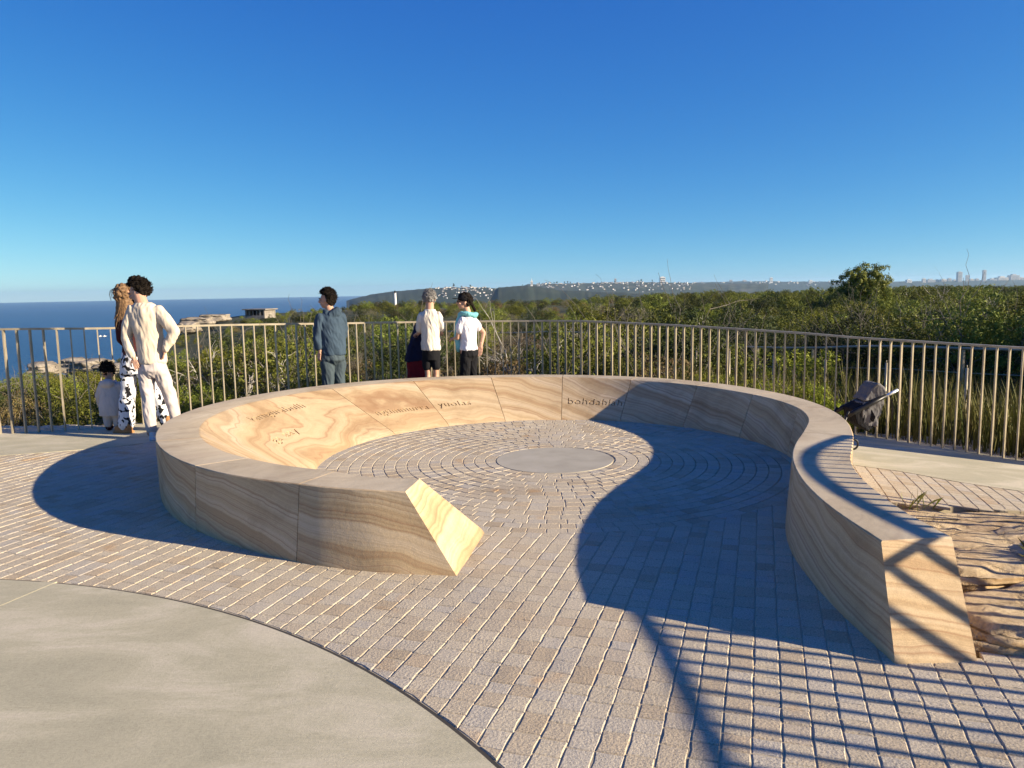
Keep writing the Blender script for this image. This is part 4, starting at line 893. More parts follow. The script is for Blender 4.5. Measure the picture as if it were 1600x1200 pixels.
for i, (px, ytop, D) in enumerate([(941, 528, 17.5), (970, 530, 16.8), (1003, 531.5, 15.8), (1043, 536, 15), (1088, 543, 14), (1140, 548, 13), (1209, 554, 12.2), (1290, 562, 11.2), (1385, 567, 10.2), (1511, 575, 9.4)]):
    p = at(px, ytop, D); zb = ground_z(p.x, p.y) - .1; h = p.z - zb
    q = MB(); q.tube([(0, 0, 0), (0, 0, h)], .016, 8); q.tube([(0, 0, h), (0, 0, h + .035)], [.006, .006], 6); o = q.build('marker_post', M['metal'], None, True); o.location = (p.x, p.y, zb); tag(o, 'slim white marker post standing in the plants beside the second path', 'post', 'white marker posts beside the second path')

# ------------------------------------------------------------------ people
def fingers(mb, c, palm_dir, side, n_, r_=.0085, curl=.5, spread=.02, L0=.075):
    """five fingers from the palm end: palm_dir along the hand, side across it, n_ the palm's inner normal"""
    pd, sd, nn_ = [Vector(v).normalized() for v in (palm_dir, side, n_)]
    for i, k in enumerate((.92, 1.0, .94, .76)):
        p = Vector(c) + pd * .085 + sd * (-.030 + .020 * i); d = (pd + sd * (i - 1.5) * spread * 4).normalized(); L_ = L0 * k
        a = p; b = a + (d * math.cos(curl * .5) + nn_ * math.sin(curl * .5)) * L_ * .42; c2 = b + (d * math.cos(curl * 1.2) + nn_ * math.sin(curl * 1.2)) * L_ * .34; e = c2 + (d * math.cos(curl * 1.9) + nn_ * math.sin(curl * 1.9)) * L_ * .26
        mb.chain([a - pd * .02, a, b, c2, e], [r_ * 1.1, r_, r_ * .95, r_ * .88, r_ * .75], 8)
    a = Vector(c) + pd * .022 - sd * .036; b = a + (pd * .6 - sd * .7 + nn_ * .25).normalized() * .036; e = b + (pd * .9 - sd * .25 + nn_ * .4).normalized() * .032
    mb.chain([a + sd * .02, a, b, e], [.014, .0125, .0105, .0085], 8)
def hand(mb, wrist, d, side, n_, **k):
    d = Vector(d).normalized(); side = Vector(side).normalized(); w = Vector(wrist)
    for t_ in (.02, .045, .07, .085):
        for q in (-.026, -.009, .009, .026): mb.ell(w + d * t_ + side * q, (.013, .013, .014), n=8)
    mb.cap(w - d * .03, .025, w + d * .02, .022, 10); fingers(mb, w, d, side, n_, **k)
def head(mb, c, yaw, pitch=0, s_=1.0, roll=0):
    """head centre c; yaw turns the face from +y (away) towards -x with positive angles"""
    Rt = Matrix.Rotation(yaw, 3, 'Z') @ Matrix.Rotation(-pitch, 3, 'X') @ Matrix.Rotation(roll, 3, 'Y'); c = Vector(c)
    E_ = lambda o, r_: mb.ell(c + Rt @ (Vector(o) * s_), [q * s_ for q in r_], rot=Rt, n=16)
    E_((0, -.012, .02), (.074, .092, .098)); E_((0, .028, -.035), (.060, .066, .075)); E_((0, .050, -.082), (.034, .036, .028)); E_((0, .02, -.065), (.052, .055, .040))
    E_((0, .092, .03), (.048, .012, .012)); E_((0, .103, -.012), (.011, .018, .022)); E_((0, .090, .012), (.009, .012, .022)); E_((0, .090, -.050), (.024, .010, .006)); E_((0, .087, -.060), (.020, .010, .006))
    for q in (-1, 1): E_((q * .040, .072, -.018), (.020, .018, .016)); E_((q * .076, -.005, -.012), (.009, .019, .030)); E_((q * .030, .084, .014), (.013, .008, .007))
    return Rt
def face_marks(t, c, Rt, s_=1.0, brow=True):
    c = Vector(c); b = MB()
    for q in (-1, 1): b.ell(c + Rt @ (Vector((q * .030, .090, .012)) * s_), [.010 * s_, .005 * s_, .005 * s_], rot=Rt, n=10)
    b.build('eyes', M['dark'], t, True)
    b = MB()
    for q in (-1, 1): b.tube([c + Rt @ (Vector((q * .016, .101, .030)) * s_), c + Rt @ (Vector((q * .034, .098, .035)) * s_), c + Rt @ (Vector((q * .050, .086, .029)) * s_)], .0035 * s_, 6)
    b.build('eyebrows', M['hair'], t, True)
    b = MB(); b.tube([c + Rt @ (Vector((-.020, .094, -.054)) * s_), c + Rt @ (Vector((0, .101, -.055)) * s_), c + Rt @ (Vector((.020, .094, -.054)) * s_)], .0032 * s_, 6); b.build('mouth', M['lip'], t, True)
M['lip'] = mat('lips', (.28, .09, .07), .6)
def curls(mb, c, Rt, n, seed, r0_=.022, r1_=.034, s_=1.0, front=.02, low=-.06, lift=0):
    rg = random.Random(seed); c = Vector(c); mb.ell(c + Rt @ (Vector((0, -.040, .030)) * s_), [.080 * s_, .072 * s_, .092 * s_], rot=Rt, n=16)
    for i in range(n):
        d = Vector((rg.gauss(0, 1), rg.gauss(0, 1), rg.gauss(.4, 1))).normalized(); p = Vector((d.x * .080, d.y * .098 - .015, d.z * .105 + .025))
        if p.y > front + max(0, p.z - .055) * 1.7 or p.z < low: continue
        p += Vector((0, 0, lift * max(0, d.z))) + d * rg.uniform(-.004, .014); q = rg.uniform(r0_, r1_) * s_; mb.ell(c + Rt @ (p * s_), (q, q, q * rg.uniform(.7, 1.1)), n=8)
def loose(t, c, Rt, n, seed, s_=1.0, ln=.035, mt='hair'):
    rg = random.Random(seed); c = Vector(c); mb = MB()
    for i in range(n):
        d = Vector((rg.gauss(0, 1), rg.gauss(-.5, 1), rg.gauss(.7, 1))).normalized()
        if d.y > .1 and d.z < .45 or d.z < -.35: continue
        p = Vector((d.x * .088, d.y * .098 - .022, d.z * .112 + .03)); k = Vector((rg.gauss(0, 1), rg.gauss(0, 1), rg.gauss(0, 1))).normalized() * .014
        mb.tube([c + Rt @ (q * s_) for q in (p - d * .01, p + d * ln * .4 + k, p + d * ln * .75 - k * .3, p + d * ln * .7 - k * 1.3)], [.0035, .003, .0025, .001], 4)
    mb.build('loose_curls', M[mt], t)
def neck(mb, a, b, r_=.056): mb.cap(a, r_ * 1.1, b, r_ * .95, 14)

def slim(t, k, zn, kh=1.0, hx=0):
    """slender build: everything below the neck is narrowed, the head keeps its size"""
    for ch in t.children:
        me = ch.data; n = len(me.vertices); co = np.empty(n * 3); me.vertices.foreach_get('co', co); co = co.reshape(-1, 3)
        w = np.clip((co[:, 2] - zn) / .10 + .5, 0, 1); w = w * w * (3 - 2 * w); low = co[:, 0] * k; high = hx * k + (co[:, 0] - hx) * kh
        co[:, 0] = low * (1 - w) + high * w; co[:, 1] = co[:, 1] * (1 - w) * (k * .5 + .5) + co[:, 1] * w; me.vertices.foreach_set('co', co.ravel()); me.update()
    return t
def man_cream():
    t = thing('person', 'man in cream sweatshirt and pale trousers seen from behind, hand on his hip', 'person', (-4.0, 8.5, .004), .0)
    hc = (-.115, .06, 1.63)
    b = MB(); Rt = head(b, hc, 1.45, .30, 1.03); neck(b, (-.06, 0, 1.50), (-.105, .03, 1.62), .062)
    b.loft([(0, 0, .86, .15, .11), (0, 0, 1.1, .15, .11), (-.01, 0, 1.35, .17, .11), (-.03, 0, 1.50, .10, .07)])
    b.chain([(-.21, 0, 1.44), (-.27, -.02, 1.17), (-.17, -.10, .93)], [.055, .045, .03]); b.chain([(.17, 0, 1.43), (.37, -.06, 1.22), (.26, -.08, 1.02)], [.055, .045, .03])
    hand(b, (-.165, -.115, .93), (.35, -.15, -.75), (.9, .1, .4), (0, .9, -.2), curl=.7); hand(b, (.245, -.085, 1.0), (-.35, .1, -.8), (.5, -.8, .3), (-.8, .3, .2), curl=1.0)
    b.chain([(-.09, 0, .88), (-.10, .0, .48), (-.07, -.02, .08)], [.08, .055, .04]); b.chain([(.10, .02, .88), (.17, .14, .48), (.20, .16, .08)], [.08, .055, .04])
    o = b.build('body', M['skin'], t); remesh(o, .0052, 3)
    b = MB()
    b.loft([(.03, .0, .86, .178, .142), (.03, 0, .885, .186, .148), (.025, 0, .96, .182, .142), (.01, .0, 1.12, .180, .132), (-.01, -.005, 1.28, .198, .132), (-.02, -.005, 1.40, .205, .12), (-.035, -.005, 1.475, .158, .095), (-.055, .005, 1.525, .085, .072)], 26)
    b.chain([(-.185, -.005, 1.43), (-.25, -.02, 1.30), (-.285, -.03, 1.14), (-.235, -.075, 1.02), (-.18, -.10, .955)], [.078, .075, .066, .060, .046]); b.chain([(.145, 0, 1.42), (.25, -.025, 1.34), (.375, -.06, 1.20), (.33, -.075, 1.12), (.262, -.085, 1.03)], [.078, .076, .068, .062, .046])
    o = b.build('sweatshirt', M['cream'], t); remesh(o, .009, 4, .012, .085, 2)
    b = MB()
    b.loft([(.03, 0, .70, .09, .08), (.03, -.005, .78, .172, .140), (.03, -.005, .92, .165, .130)], 24)
    b.chain([(-.065, -.01, .78), (-.085, .015, .50), (-.055, -.015, .28), (-.045, -.03, .13)], [.102, .080, .074, .062], 16); b.chain([(.115, 0, .78), (.165, .12, .50), (.20, .15, .28), (.215, .16, .13)], [.102, .080, .074, .062], 16)
    o = b.build('trousers', M['lilac'], t); remesh(o, .009, 4, .014, .09, 5)
    for x, y, a in ((-.06, .02, .5), (.215, .2, .1)):
        Rm = Matrix.Rotation(a, 3, 'Z'); q = MB(); q.ell((x, y, .045), (.045, .125, .05), rot=Rm); q.ell(Vector((x, y, .07)) + Rm @ Vector((0, -.06, 0)), (.042, .055, .055), rot=Rm); q.box((x, y, .012), (.085, .25, .024), rot=Rm.to_4x4().to_3x3())
        o = q.build('shoe', M['shoe'], t); remesh(o, .007, 3)
    b = MB(); curls(b, hc, Rt, 620, 3, .010, .018, 1.05, -.045, -.035, .012); curls(b, (hc[0], hc[1], hc[2] + .012), Rt, 120, 8, .012, .020, 1.05, .03, .04, .03); o = b.build('hair', M['hair'], t); remesh(o, .006, 1, .006, .018, 1)
    b = MB(); c = Vector(hc)
    for i in range(46): a = random.Random(i).uniform(-1.5, 1.5); z = random.Random(i + 99).uniform(-.095, -.045); b.ell(c + Rt @ Vector((.058 * math.sin(a), .030 + .052 * math.cos(a), z)), (.011, .011, .012), n=6)
    o = b.build('beard', M['hair'], t); remesh(o, .005, 1)
    face_marks(t, hc, Rt, 1.03); loose(t, hc, Rt, 420, 4, 1.08); slim(t, .82, 1.50, 1.04, -.08)
man_cream()

def woman_cow():
    t = thing('person', 'long haired woman in cow print trousers half hidden behind the man in cream', 'person', (-4.42, 8.98, .004), 0)
    hc = (-.06, .02, 1.60)
    b = MB(); Rt = head(b, hc, -.6, .15, .97); neck(b, (0, 0, 1.42), (-.04, .01, 1.53), .05)
    b.loft([(0, 0, .86, .145, .11), (0, 0, 1.05, .115, .09), (0, 0, 1.3, .15, .10), (0, 0, 1.40, .155, .075), (0, 0, 1.45, .06, .055)])
    b.chain([(-.155, 0, 1.37), (-.175, .02, 1.10), (-.20, .20, 1.02)], [.042, .034, .026]); b.chain([(.155, 0, 1.37), (.20, .06, 1.12), (.10, .24, 1.05)], [.042, .034, .026])
    hand(b, (-.20, .21, 1.02), (.1, .8, .1), (.9, 0, .2), (0, 0, -1), curl=.9); hand(b, (.10, .25, 1.05), (-.6, .7, 0), (.6, .6, .2), (0, 0, -1), curl=.9)
    b.chain([(-.09, 0, .88), (-.13, .02, .48), (-.15, 0, .1)], [.075, .05, .036]); b.chain([(.09, 0, .88), (.22, .06, .48), (.32, .10, .1)], [.075, .05, .036])
    o = b.build('body', M['skin2'], t); remesh(o, .0055, 3)
    b = MB(); b.loft([(0, 0, .90, .152, .12), (0, 0, 1.05, .128, .102), (0, 0, 1.25, .158, .118), (0, 0, 1.33, .162, .11)], 22); b.chain([(-.160, .0, 1.30), (-.178, .02, 1.10), (-.19, .13, 1.045)], [.052, .046, .038])
    o = b.build('top', M['plum'], t); remesh(o, .010, 4, .006, .09, 1)
    b = MB(); b.loft([(0, 0, .70, .165, .14), (0, 0, .86, .162, .13), (0, 0, .98, .13, .105)], 22)
    b.chain([(-.075, 0, .78), (-.11, .01, .5), (-.145, -.01, .26), (-.155, -.02, .12)], [.098, .092, .102, .105], 16); b.chain([(.09, .0, .78), (.20, .05, .5), (.30, .08, .26), (.34, .10, .13)], [.098, .088, .096, .10], 16)
    o = b.build('trousers', M['cow'], t); remesh(o, .010, 4, .014, .12, 4)
    for x, y, a in ((-.20, -.03, 1.35), (.36, .14, .2)):
        Rm = Matrix.Rotation(a, 3, 'Z'); q = MB(); q.ell(Vector((x, y, .05)), (.052, .145, .052), rot=Rm); q.box((x, y, .012), (.095, .275, .024), rot=Rm); q.cap(Vector((x, y, .05)) + Rm @ Vector((0, -.08, 0)), .055, Vector((x, y, .15)) + Rm @ Vector((0, -.09, 0)), .055); o = q.build('boot', M['tan'], t); remesh(o, .008, 3)
    b = MB(); c = Vector(hc); curls(b, hc, Rt, 260, 5, .016, .024, .98, .01, -.08)
    rg = random.Random(6)
    for i in range(170):
        a = rg.uniform(math.pi * .9, math.pi * 2.1); p0 = c + Vector((.075 * math.cos(a), .085 * math.sin(a), rg.uniform(0, .05))); L_ = rg.uniform(.26, .44); sw = rg.uniform(-.09, .015)
        pts = [p0 + Vector((sw * k * k + .012 * math.sin(k * 7 + i), -.015 * k, -L_ * k)) for k in (0, .25, .5, .75, 1)]; b.tube(pts, [.007, .0085, .008, .006, .003], 5)
    o = b.build('hair', M['hairb'], t); remesh(o, .0045, 1, .002, .02, 2)
    b = MB()
    for i in range(9):
        p0 = c + Vector((-.05, 0, .07)); r_ = rg.uniform(.06, .13); b.tube([p0 + Vector((-r_ * math.sin(q_) - .02, -.02, r_ * (1 - math.cos(q_)) * -1 + .05 * math.sin(q_ * 1.2))) for q_ in (0, .5, 1.0, 1.5, 2.1)], [.002, .002, .0018, .0015, .001], 5)
    b.build('blown_strands', M['hairb'], t); face_marks(t, hc, Rt, .97); slim(t, .86, 1.44, 1, -.03)
woman_cow()

def toddler():
    t = thing('person', 'toddler in a pale hooded jacket bending down at the railing', 'person', (-4.80, 9.12, .004), .0)
    hc = (-.065, .10, .70); s_ = .82
    b = MB(); Rt = head(b, hc, 1.0, .75, s_); neck(b, (-.02, .03, .56), (-.05, .08, .64), .042)
    b.loft([(0, 0, .22, .10, .09), (0, -.01, .40, .115, .095), (0, .02, .55, .08, .07)])
    b.chain([(-.10, .02, .53), (-.18, .05, .40), (-.19, .10, .29)], [.035, .03, .022], 8); b.chain([(.10, .02, .53), (.15, .08, .40), (.10, .18, .34)], [.035, .03, .022], 8)
    for wx, wy, wz in ((-.19, .11, .275), (.09, .20, .33)):
        b.ell((wx, wy, wz - .02), (.02, .014, .024), n=10)
        for i in range(4): b.cap((wx - .015 + .010 * i, wy, wz - .035), .0065, (wx - .017 + .011 * i, wy + .012, wz - .065 + .004 * abs(i - 1)), .005, 6)
        b.cap((wx - .018, wy, wz - .015), .0075, (wx - .030, wy + .012, wz - .035), .006, 6)
    b.chain([(-.055, 0, .26), (-.06, .01, .14), (-.06, 0, .05)], [.055, .045, .035], 8); b.chain([(.055, 0, .26), (.06, .01, .14), (.06, 0, .05)], [.055, .045, .035], 8)
    o = b.build('body', M['skin2'], t); remesh(o, .0048, 2)
    b = MB(); b.loft([(0, -.01, .19, .150, .125), (0, -.01, .30, .142, .12), (0, 0, .42, .130, .11), (0, .02, .53, .115, .092), (-.01, .035, .60, .065, .06)], 22)
    b.chain([(-.105, .02, .535), (-.165, .04, .42), (-.185, .09, .31)], [.056, .052, .042]); b.chain([(.105, .02, .535), (.15, .07, .42), (.115, .16, .35)], [.056, .052, .042]); b.ell((-.005, -.055, .575), (.092, .055, .05)); o = b.build('hooded_jacket', M['lilac'], t); remesh(o, .008, 4, .007, .07, 3)
    b = MB()
    for q in (-1, 1): b.chain([(q * .055, 0, .24), (q * .062, .01, .15), (q * .062, 0, .09)], [.068, .060, .052])
    o = b.build('trousers', M['lilac'], t); remesh(o, .008, 3, .005, .06, 3)
    for q in (-1, 1): z_ = MB(); z_.ell((q * .062, .03, .035), (.038, .075, .036)); o = z_.build('shoe', M['plum'], t); remesh(o, .007, 2)
    b = MB(); curls(b, hc, Rt, 260, 5, .013, .020, s_, .02, -.06); c = Vector(hc)
    for i in range(40): d = Vector((random.Random(i).gauss(0, 1), random.Random(i + 50).gauss(0, 1), random.Random(i + 70).gauss(0, 1))).normalized(); b.ell(c + Vector((0, -.02, .105)) + d * .022, (.012,) * 3, n=6)
    o = b.build('hair', M['hair'], t); remesh(o, .005, 1, .004, .015, 1); face_marks(t, hc, Rt, s_); loose(t, hc, Rt, 160, 7, .85); slim(t, .92, .60, 1, -.04)
toddler()

def man_blue():
    t = thing('person', 'curly haired man in a blue hooded fleece looking left over the railing', 'person', (-2.41, 10.35, .004), .55)
    hc = (-.045, .03, 1.575)
    b = MB(); Rt = head(b, hc, 1.05, .12, 1.0); neck(b, (0, 0, 1.38), (-.03, .02, 1.50), .06)
    b.loft([(0, 0, .80, .17, .13), (0, 0, 1.0, .17, .13), (0, 0, 1.25, .18, .12), (0, 0, 1.38, .12, .08)])
    b.chain([(-.19, 0, 1.32), (-.225, .0, 1.07), (-.21, -.02, .85)], [.05, .042, .028]); b.chain([(.19, 0, 1.32), (.22, .10, 1.09), (.16, .24, .95)], [.05, .042, .028])
    hand(b, (-.215, -.03, .85), (-.12, .15, -.8), (.25, -.9, 0), (.9, .2, 0), curl=.8); hand(b, (.15, .26, .94), (-.5, .6, -.2), (.6, .6, .2), (0, 0, -1), curl=.8)
    b.chain([(-.09, 0, .82), (-.10, .0, .45), (-.10, 0, .08)], [.08, .055, .04]); b.chain([(.09, 0, .82), (.10, .02, .45), (.10, .02, .08)], [.08, .055, .04])
    o = b.build('body', M['skin'], t); remesh(o, .0052, 3)
    b = MB(); b.loft([(.01, 0, .805, .190, .158), (.01, 0, .84, .200, .165), (.01, 0, .95, .205, .162), (.0, -.005, 1.12, .204, .152), (0, -.005, 1.25, .206, .142), (0, 0, 1.33, .19, .12), (0, .0, 1.39, .135, .092), (-.01, .005, 1.435, .088, .076)], 26)
    b.chain([(-.165, 0, 1.31), (-.215, -.005, 1.17), (-.235, -.01, 1.05), (-.222, -.02, .93)], [.082, .074, .066, .052]); b.chain([(.165, 0, 1.31), (.21, .05, 1.17), (.22, .12, 1.06), (.17, .22, .97)], [.082, .074, .066, .052])
    b.ell((.035, -.085, 1.395), (.115, .058, .062), rot=Matrix.Rotation(-.35, 3, 'Y')); b.ell((.10, -.055, 1.355), (.062, .05, .062))
    o = b.build('fleece_hoodie', M['navy'], t); remesh(o, .009, 4, .015, .09, 6)
    b = MB(); b.loft([(0, 0, .66, .11, .09), (0, -.01, .74, .186, .158), (0, 0, .86, .175, .142)], 24); b.chain([(-.085, 0, .70), (-.09, 0, .45), (-.095, -.01, .22), (-.095, -.01, .10)], [.108, .088, .078, .072], 16); b.chain([(.085, 0, .70), (.095, .01, .45), (.10, .01, .22), (.10, .01, .10)], [.108, .088, .078, .072], 16)
    o = b.build('trousers', M['jean'], t); remesh(o, .009, 4, .017, .09, 8)
    for q in (-1, 1): z_ = MB(); z_.ell((q * .1, .04, .045), (.046, .13, .05)); z_.box((q * .1, .04, .012), (.09, .25, .024)); o = z_.build('shoe', M['black'], t); remesh(o, .008, 2)
    b = MB(); curls(b, hc, Rt, 800, 13, .012, .021, 1.06, -.02, -.065, .012); o = b.build('hair', M['hair'], t); remesh(o, .006, 1, .007, .02, 3); face_marks(t, hc, Rt); loose(t, hc, Rt, 420, 5, 1.08); slim(t, .86, 1.42, .95, -.03); t.scale = (1, 1, .955)
man_blue()

def man_shorts():
    t = thing('person', 'grey haired man in cream T-shirt and black shorts seen from behind', 'person', (-1.125, 10.75, .004), .0)
    hc = (.0, .05, 1.535)
    b = MB(); Rt = head(b, hc, -.15, .20, .97); neck(b, (0, 0, 1.36), (0, .02, 1.48), .055)
    b.loft([(0, 0, .80, .145, .105), (0, 0, 1.0, .14, .10), (0, 0, 1.25, .165, .10), (0, 0, 1.36, .09, .065)])
    b.chain([(-.165, 0, 1.29), (-.20, .03, 1.07), (-.27, .22, 1.03)], [.046, .038, .027]); b.chain([(.165, 0, 1.29), (.195, .02, 1.05), (.17, .20, 1.02)], [.046, .038, .027])
    hand(b, (-.27, .23, 1.03), (-.2, .8, 0), (.8, .2, .2), (0, 0, -1), curl=1.0); hand(b, (.17, .21, 1.02), (-.2, .8, .1), (.8, .1, .2), (0, 0, -1), curl=1.0)
    b.chain([(-.075, 0, .78), (-.075, .015, .60), (-.072, .01, .44), (-.072, -.02, .30), (-.07, -.01, .08)], [.082, .062, .048, .054, .034], 14); b.chain([(.075, 0, .78), (.075, .02, .60), (.078, .015, .44), (.078, -.01, .30), (.085, 0, .08)], [.082, .062, .048, .054, .034], 14)
    for q in (-1, 1): b.cap((q * .078, -.02, .035), .035, (q * .085, .13, .03), .025)
    o = b.build('body', M['skin'], t); remesh(o, .0052, 3)
    b = MB(); b.loft([(.0, 0, .805, .166, .135), (.0, 0, .83, .172, .138), (0, 0, .95, .165, .130), (0, 0, 1.10, .166, .122), (0, -.005, 1.22, .176, .118), (0, -.005, 1.305, .168, .102), (0, 0, 1.36, .10, .078), (0, .005, 1.385, .078, .07)], 26)
    b.chain([(-.15, 0, 1.285), (-.19, .015, 1.20), (-.205, .025, 1.12)], [.066, .066, .064]); b.chain([(.15, 0, 1.285), (.185, .01, 1.20), (.20, .015, 1.12)], [.066, .066, .064])
    o = b.build('t_shirt', M['tee'], t); remesh(o, .008, 4, .014, .085, 9)
    b = MB(); b.loft([(0, 0, .66, .14, .115), (0, 0, .80, .16, .128), (0, 0, .86, .152, .12)], 24); b.chain([(-.078, 0, .76), (-.082, .01, .58)], [.088, .082], 16); b.chain([(.078, 0, .76), (.082, .01, .58)], [.088, .082], 16); o = b.build('shorts', M['black'], t); remesh(o, .009, 3, .005, .09, 2)
    for q in (-1, 1): z_ = MB(); z_.ell((q * .08, .05, .04), (.046, .13, .045)); o = z_.build('shoe', M['grey'], t); remesh(o, .008, 2)
    b = MB(); curls(b, hc, Rt, 700, 23, .006, .010, 1.0, .005, -.05); o = b.build('hair', M['hairg'], t); remesh(o, .0055, 2, .003, .02, 3); face_marks(t, hc, Rt); loose(t, hc, Rt, 300, 6, .97, .014, 'hairg'); slim(t, .78, 1.38, 1.05, 0); t.scale = (1, 1, .97)
man_shorts()

def woman_cap():
    t = thing('person', 'woman in a dark cap and white T-shirt with an aqua fleece, hand on hip', 'person', (-.60, 10.75, .004), .80)
    hc = (-.045, .02, 1.44)
    b = MB(); Rt = head(b, hc, .95, .0, .93); neck(b, (0, 0, 1.25), (-.03, .01, 1.38), .048)
    b.loft([(0, 0, .75, .14, .115), (0, 0, .92, .12, .10), (0, 0, 1.14, .15, .105), (0, 0, 1.25, .075, .06)])
    b.chain([(.145, -.01, 1.17), (.29, -.08, 1.00), (.19, -.11, .83)], [.042, .036, .026]); b.chain([(-.145, .02, 1.17), (-.19, .06, .95), (-.13, .20, .93)], [.042, .036, .026])
    hand(b, (.18, -.115, .82), (-.25, .0, -.8), (.6, -.7, 0), (-.5, .4, 0), curl=.35); hand(b, (-.12, .21, .93), (.3, .8, 0), (.8, -.2, .2), (0, 0, -1), curl=.9)
    b.chain([(-.08, 0, .76), (-.085, .02, .42), (-.08, 0, .08)], [.08, .05, .036]); b.chain([(.08, 0, .76), (.09, .02, .42), (.09, 0, .08)], [.08, .05, .036])
    o = b.build('body', M['skin'], t); remesh(o, .0052, 3)
    b = MB(); b.loft([(0, 0, .775, .160, .135), (0, 0, .80, .164, .138), (0, 0, .92, .145, .124), (0, 0, 1.08, .160, .126), (0, 0, 1.17, .158, .108), (0, 0, 1.235, .10, .075)], 26); b.chain([(.13, 0, 1.175), (.20, -.035, 1.09)], [.060, .062]); b.chain([(-.13, .01, 1.175), (-.18, .03, 1.06)], [.060, .060]); o = b.build('t_shirt', M['wtee'], t); remesh(o, .008, 4, .013, .08, 4)
    b = MB(); b.loft([(0, 0, .62, .09, .08), (0, -.005, .70, .158, .138), (0, 0, .80, .15, .125)], 24); b.chain([(-.078, 0, .66), (-.082, .01, .42), (-.08, 0, .20), (-.08, 0, .11)], [.09, .076, .068, .064], 16); b.chain([(.078, 0, .66), (.088, .01, .42), (.09, 0, .20), (.09, 0, .11)], [.09, .076, .068, .064], 16); o = b.build('trousers', M['black'], t); remesh(o, .008, 4, .014, .09, 8)
    b = MB()
    for k in range(13): a = math.radians(-200 + 220 * k / 12); b.ell((.105 * math.cos(a), .075 * math.sin(a) - .005, 1.262 - .02 * math.cos(a)), (.038, .036, .034), n=10)
    b.chain([(-.10, .05, 1.25), (-.145, .085, 1.12), (-.15, .10, .95), (-.14, .10, .80)], [.046, .052, .050, .040]); b.chain([(-.06, .09, 1.25), (-.08, .125, 1.10), (-.095, .13, .90), (-.10, .13, .78)], [.042, .048, .048, .04]); b.ell((.07, -.075, 1.255), (.075, .045, .042))
    o = b.build('draped_fleece', M['teal'], t); remesh(o, .009, 3, .009, .07, 8)
    for q in (-1, 1): z_ = MB(); z_.ell((q * .085, .04, .04), (.044, .12, .045)); o = z_.build('shoe', M['black'], t); remesh(o, .008, 2)
    c = Vector(hc); b = MB(); curls(b, hc, Rt, 300, 33, .010, .016, .95, .0, -.07)
    for i in range(8): b.ell(c + Rt @ Vector((.01 * (i % 2), -.10 - .006 * i, -.03 - .012 * i)), (.022, .022, .026), n=8)
    o = b.build('hair', M['hair'], t); remesh(o, .0055, 2, .003, .02, 3)
    b = MB(); s_ = .93
    b.ell(c + Rt @ Vector((0, -.008, .052)), (.084, .098, .070), rot=Rt @ Matrix.Rotation(.08, 3, 'X')); o = b.build('cap', M['black'], t, True)
    q = MB(); vs_ = []
    for i in range(9):
        a = math.radians(-62 + 124 * i / 8); vs_.append(c + Rt @ Vector((.082 * math.sin(a), .085 * math.cos(a), .052))); vs_.append(c + Rt @ Vector((.070 * math.sin(a), .085 + .078 * math.cos(a), .040 + .012 * math.cos(a * 1.3))))
    n0 = len(vs_); vs_ += [v + Vector((0, 0, .005)) for v in vs_]; fs_ = []
    for i in range(8): fs_ += [(2 * i, 2 * i + 2, 2 * i + 3, 2 * i + 1), (n0 + 2 * i, n0 + 2 * i + 1, n0 + 2 * i + 3, n0 + 2 * i + 2), (2 * i + 1, 2 * i + 3, n0 + 2 * i + 3, n0 + 2 * i + 1)]
    q.add(vs_, fs_); q.build('cap_brim', M['black'], t)
    g = MB()
    for q_ in (-1, 1): g.ell(c + Rt @ Vector((q_ * .030, .094, .008)), (.022, .008, .016), rot=Rt, n=12); g.tube([c + Rt @ Vector((q_ * .050, .088, .010)), c + Rt @ Vector((q_ * .074, .0, .008))], .003, 6)
    g.build('sunglasses', M['blk'], t, True); b = MB(); b.tube([c + Rt @ Vector((-.018, .088, -.050)), c + Rt @ Vector((.018, .088, -.050))], .003, 6); b.build('mouth', M['lip'], t); slim(t, .80, 1.27, 1.05, -.03)
woman_cap()

# jacket hanging over the railing in front of the man in shorts
def jacket():
    t = thing('jacket', 'navy jacket with dark red lining hanging down beside the man in shorts', 'jacket', (-1.40, 11.12, 0), .1)
    b = MB(); b.loft([(0, .0, .60, .160, .06), (0, .0, .68, .150, .055), (.02, 0, .80, .115, .05), (.05, .01, 1.0, .075, .045), (.07, .02, 1.12, .05, .04)], 20); b.chain([(.04, -.02, 1.0), (-.06, -.03, .80), (-.09, -.03, .62)], [.04, .04, .035]); o = b.build('jacket_shell', M['dnavy'], t); remesh(o, .010, 3, .016, .11, 3)
    b = MB(); b.loft([(.05, 0, .20, .14, .045), (.05, 0, .40, .150, .05), (.03, 0, .56, .145, .048), (.02, 0, .66, .135, .05)], 20); b.chain([(-.06, 0, .42), (-.10, 0, .12)], [.045, .035]); b.chain([(.06, 0, .42), (.14, 0, .18)], [.045, .035]); o = b.build('red_lining', M['red'], t); remesh(o, .010, 3, .016, .10, 5)
jacket()

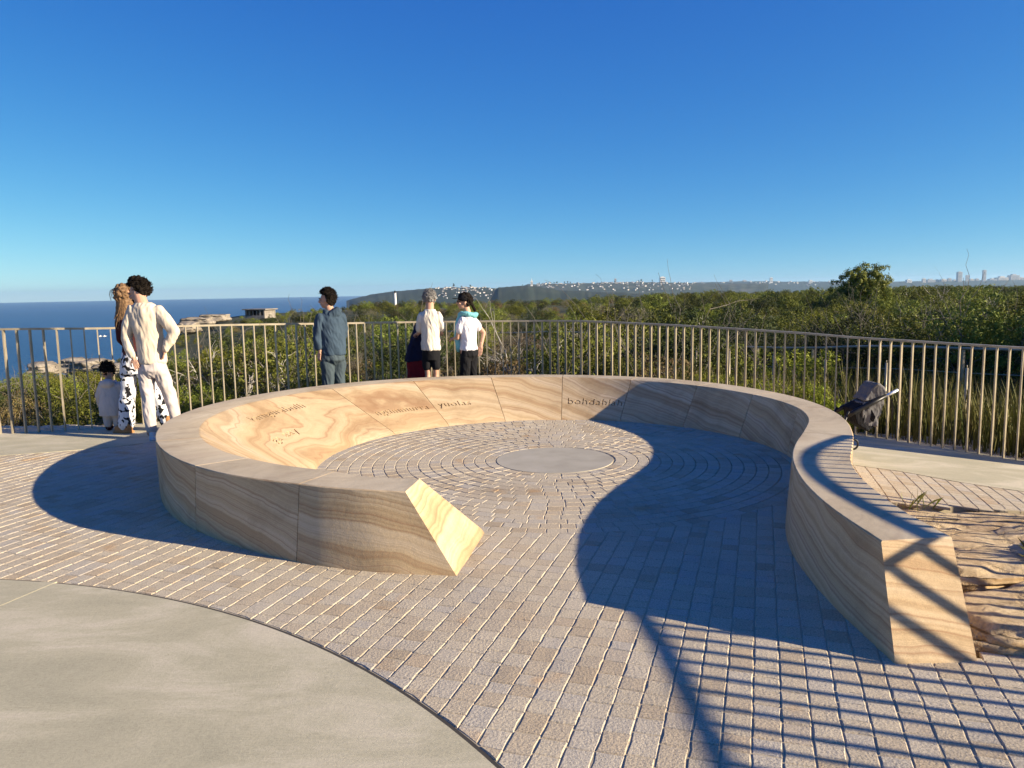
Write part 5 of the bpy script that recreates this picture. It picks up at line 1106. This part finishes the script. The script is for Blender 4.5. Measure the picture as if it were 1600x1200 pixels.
# folded pushchair behind the wall
def pushchair():
    t = thing('pushchair', 'folded charcoal pushchair with a chrome handle leaning behind the seat wall', 'pushchair', (3.33, 7.56, -.03), .0); t.scale = (.86, .86, .92)
    b = MB()
    for y in (-.16, .16): b.tube([(-.06, y, .38), (.02, y, .425), (.19, y, .505), (.37, y, .59)], [.022, .026, .026, .022], 10); b.tube([(-.14, y, .38), (-.04, y, .20), (.0, y, .07)], .014, 8); b.tube([(-.05, y, .43), (-.16, y, .16), (-.2, y, .07)], .013, 8)
    b.tube([(-.14, -.16, .38), (-.14, .16, .38)], .013, 8); b.tube([(0, -.16, .12), (0, .16, .12)], .010, 8); o = b.build('frame', M['blk'], t, True)
    b = MB(); b.tube([(.34, -.16, .575), (.43, -.155, .617), (.50, -.15, .648)], .017, 10); b.tube([(.34, .16, .575), (.41, .155, .608), (.44, .15, .62)], .017, 10); b.build('handle', M['chrome'], t, True)
    def panel(name, pts, y0, y1, mt, d=.006, sd=1):
        P = [((px - 1306) / 158 - .02, .215 + (662 - py) / 158) for px, py in pts]; n = len(P); q = MB()
        q.add([(x, y0 + .02 * math.sin(i * 2.1), z) for i, (x, z) in enumerate(P)] + [(x, y1, z) for x, z in P], [tuple(range(n)), tuple(range(2 * n - 1, n - 1, -1))] + [(i, n + i, n + (i + 1) % n, (i + 1) % n) for i in range(n)])
        o = q.build(name, mt, t); bm = bmesh.new(); bm.from_mesh(o.data); bmesh.ops.recalc_face_normals(bm, faces=bm.faces); bm.to_mesh(o.data); bm.free(); remesh(o, .007, 4, d, .06, sd)
    panel('hood', [(1330, 611), (1343, 592), (1350, 583), (1357, 583), (1366, 589), (1367, 598), (1362, 604), (1345, 611)], -.15, .15, M['pram'], .010, 2)
    panel('seat', [(1328, 616), (1345, 610), (1364, 604), (1363, 628), (1358, 642), (1353, 655), (1340, 655), (1327, 652), (1326, 634)], -.14, .14, M['pram'], .012, 4)
    panel('seat_base', [(1311, 626), (1330, 615), (1331, 640), (1330, 650), (1353, 653), (1337, 663), (1318, 650)], -.15, .15, M['black'], .006, 3)
    panel('side_flap', [(1334, 622), (1340, 620), (1349, 638), (1346, 648), (1340, 642)], -.165, -.14, M['black'], .002, 5)
    b = MB(); b.tube([(.40, -.165, .60), (.43, -.17, .52), (.44, -.17, .42), (.435, -.17, .34)], .011, 6, flat=.4); b.build('strap', M['blk'], t)
    for x in (-.2, .0):
        for y in (-.19, .19):
            w = MB(); w.v = []; rr = .065; 
            for i in range(20): a = 2 * math.pi * i / 20; w.ell((x + rr * .82 * math.cos(a), y, .078 + rr * .82 * math.sin(a)), (.014, .014, .014), n=6)
            o = w.build('wheel', M['blk'], t); remesh(o, .006, 1)
    b = MB(); b.ell((-.16, -.24, .05), (.025, .03, .045)); b.build('red_tag', M['red'], t, True)
pushchair()

# ------------------------------------------------------------------ sea air
hz = bpy.data.materials.new('sea_air'); hz.use_nodes = True; t = hz.node_tree; t.nodes.clear(); o_ = N(t, 'ShaderNodeOutputMaterial'); pv = N(t, 'ShaderNodeVolumePrincipled')
pv.inputs['Color'].default_value = (.48, .74, 1, 1); pv.inputs['Density'].default_value = 6.5e-5; pv.inputs['Anisotropy'].default_value = .2; L(t, pv.outputs[0], o_.inputs['Volume'])
hb = MB(); hb.box((0, 0, 28), (34000, 34000, 198)); hb.build('haze', hz)['kind'] = 'stuff'
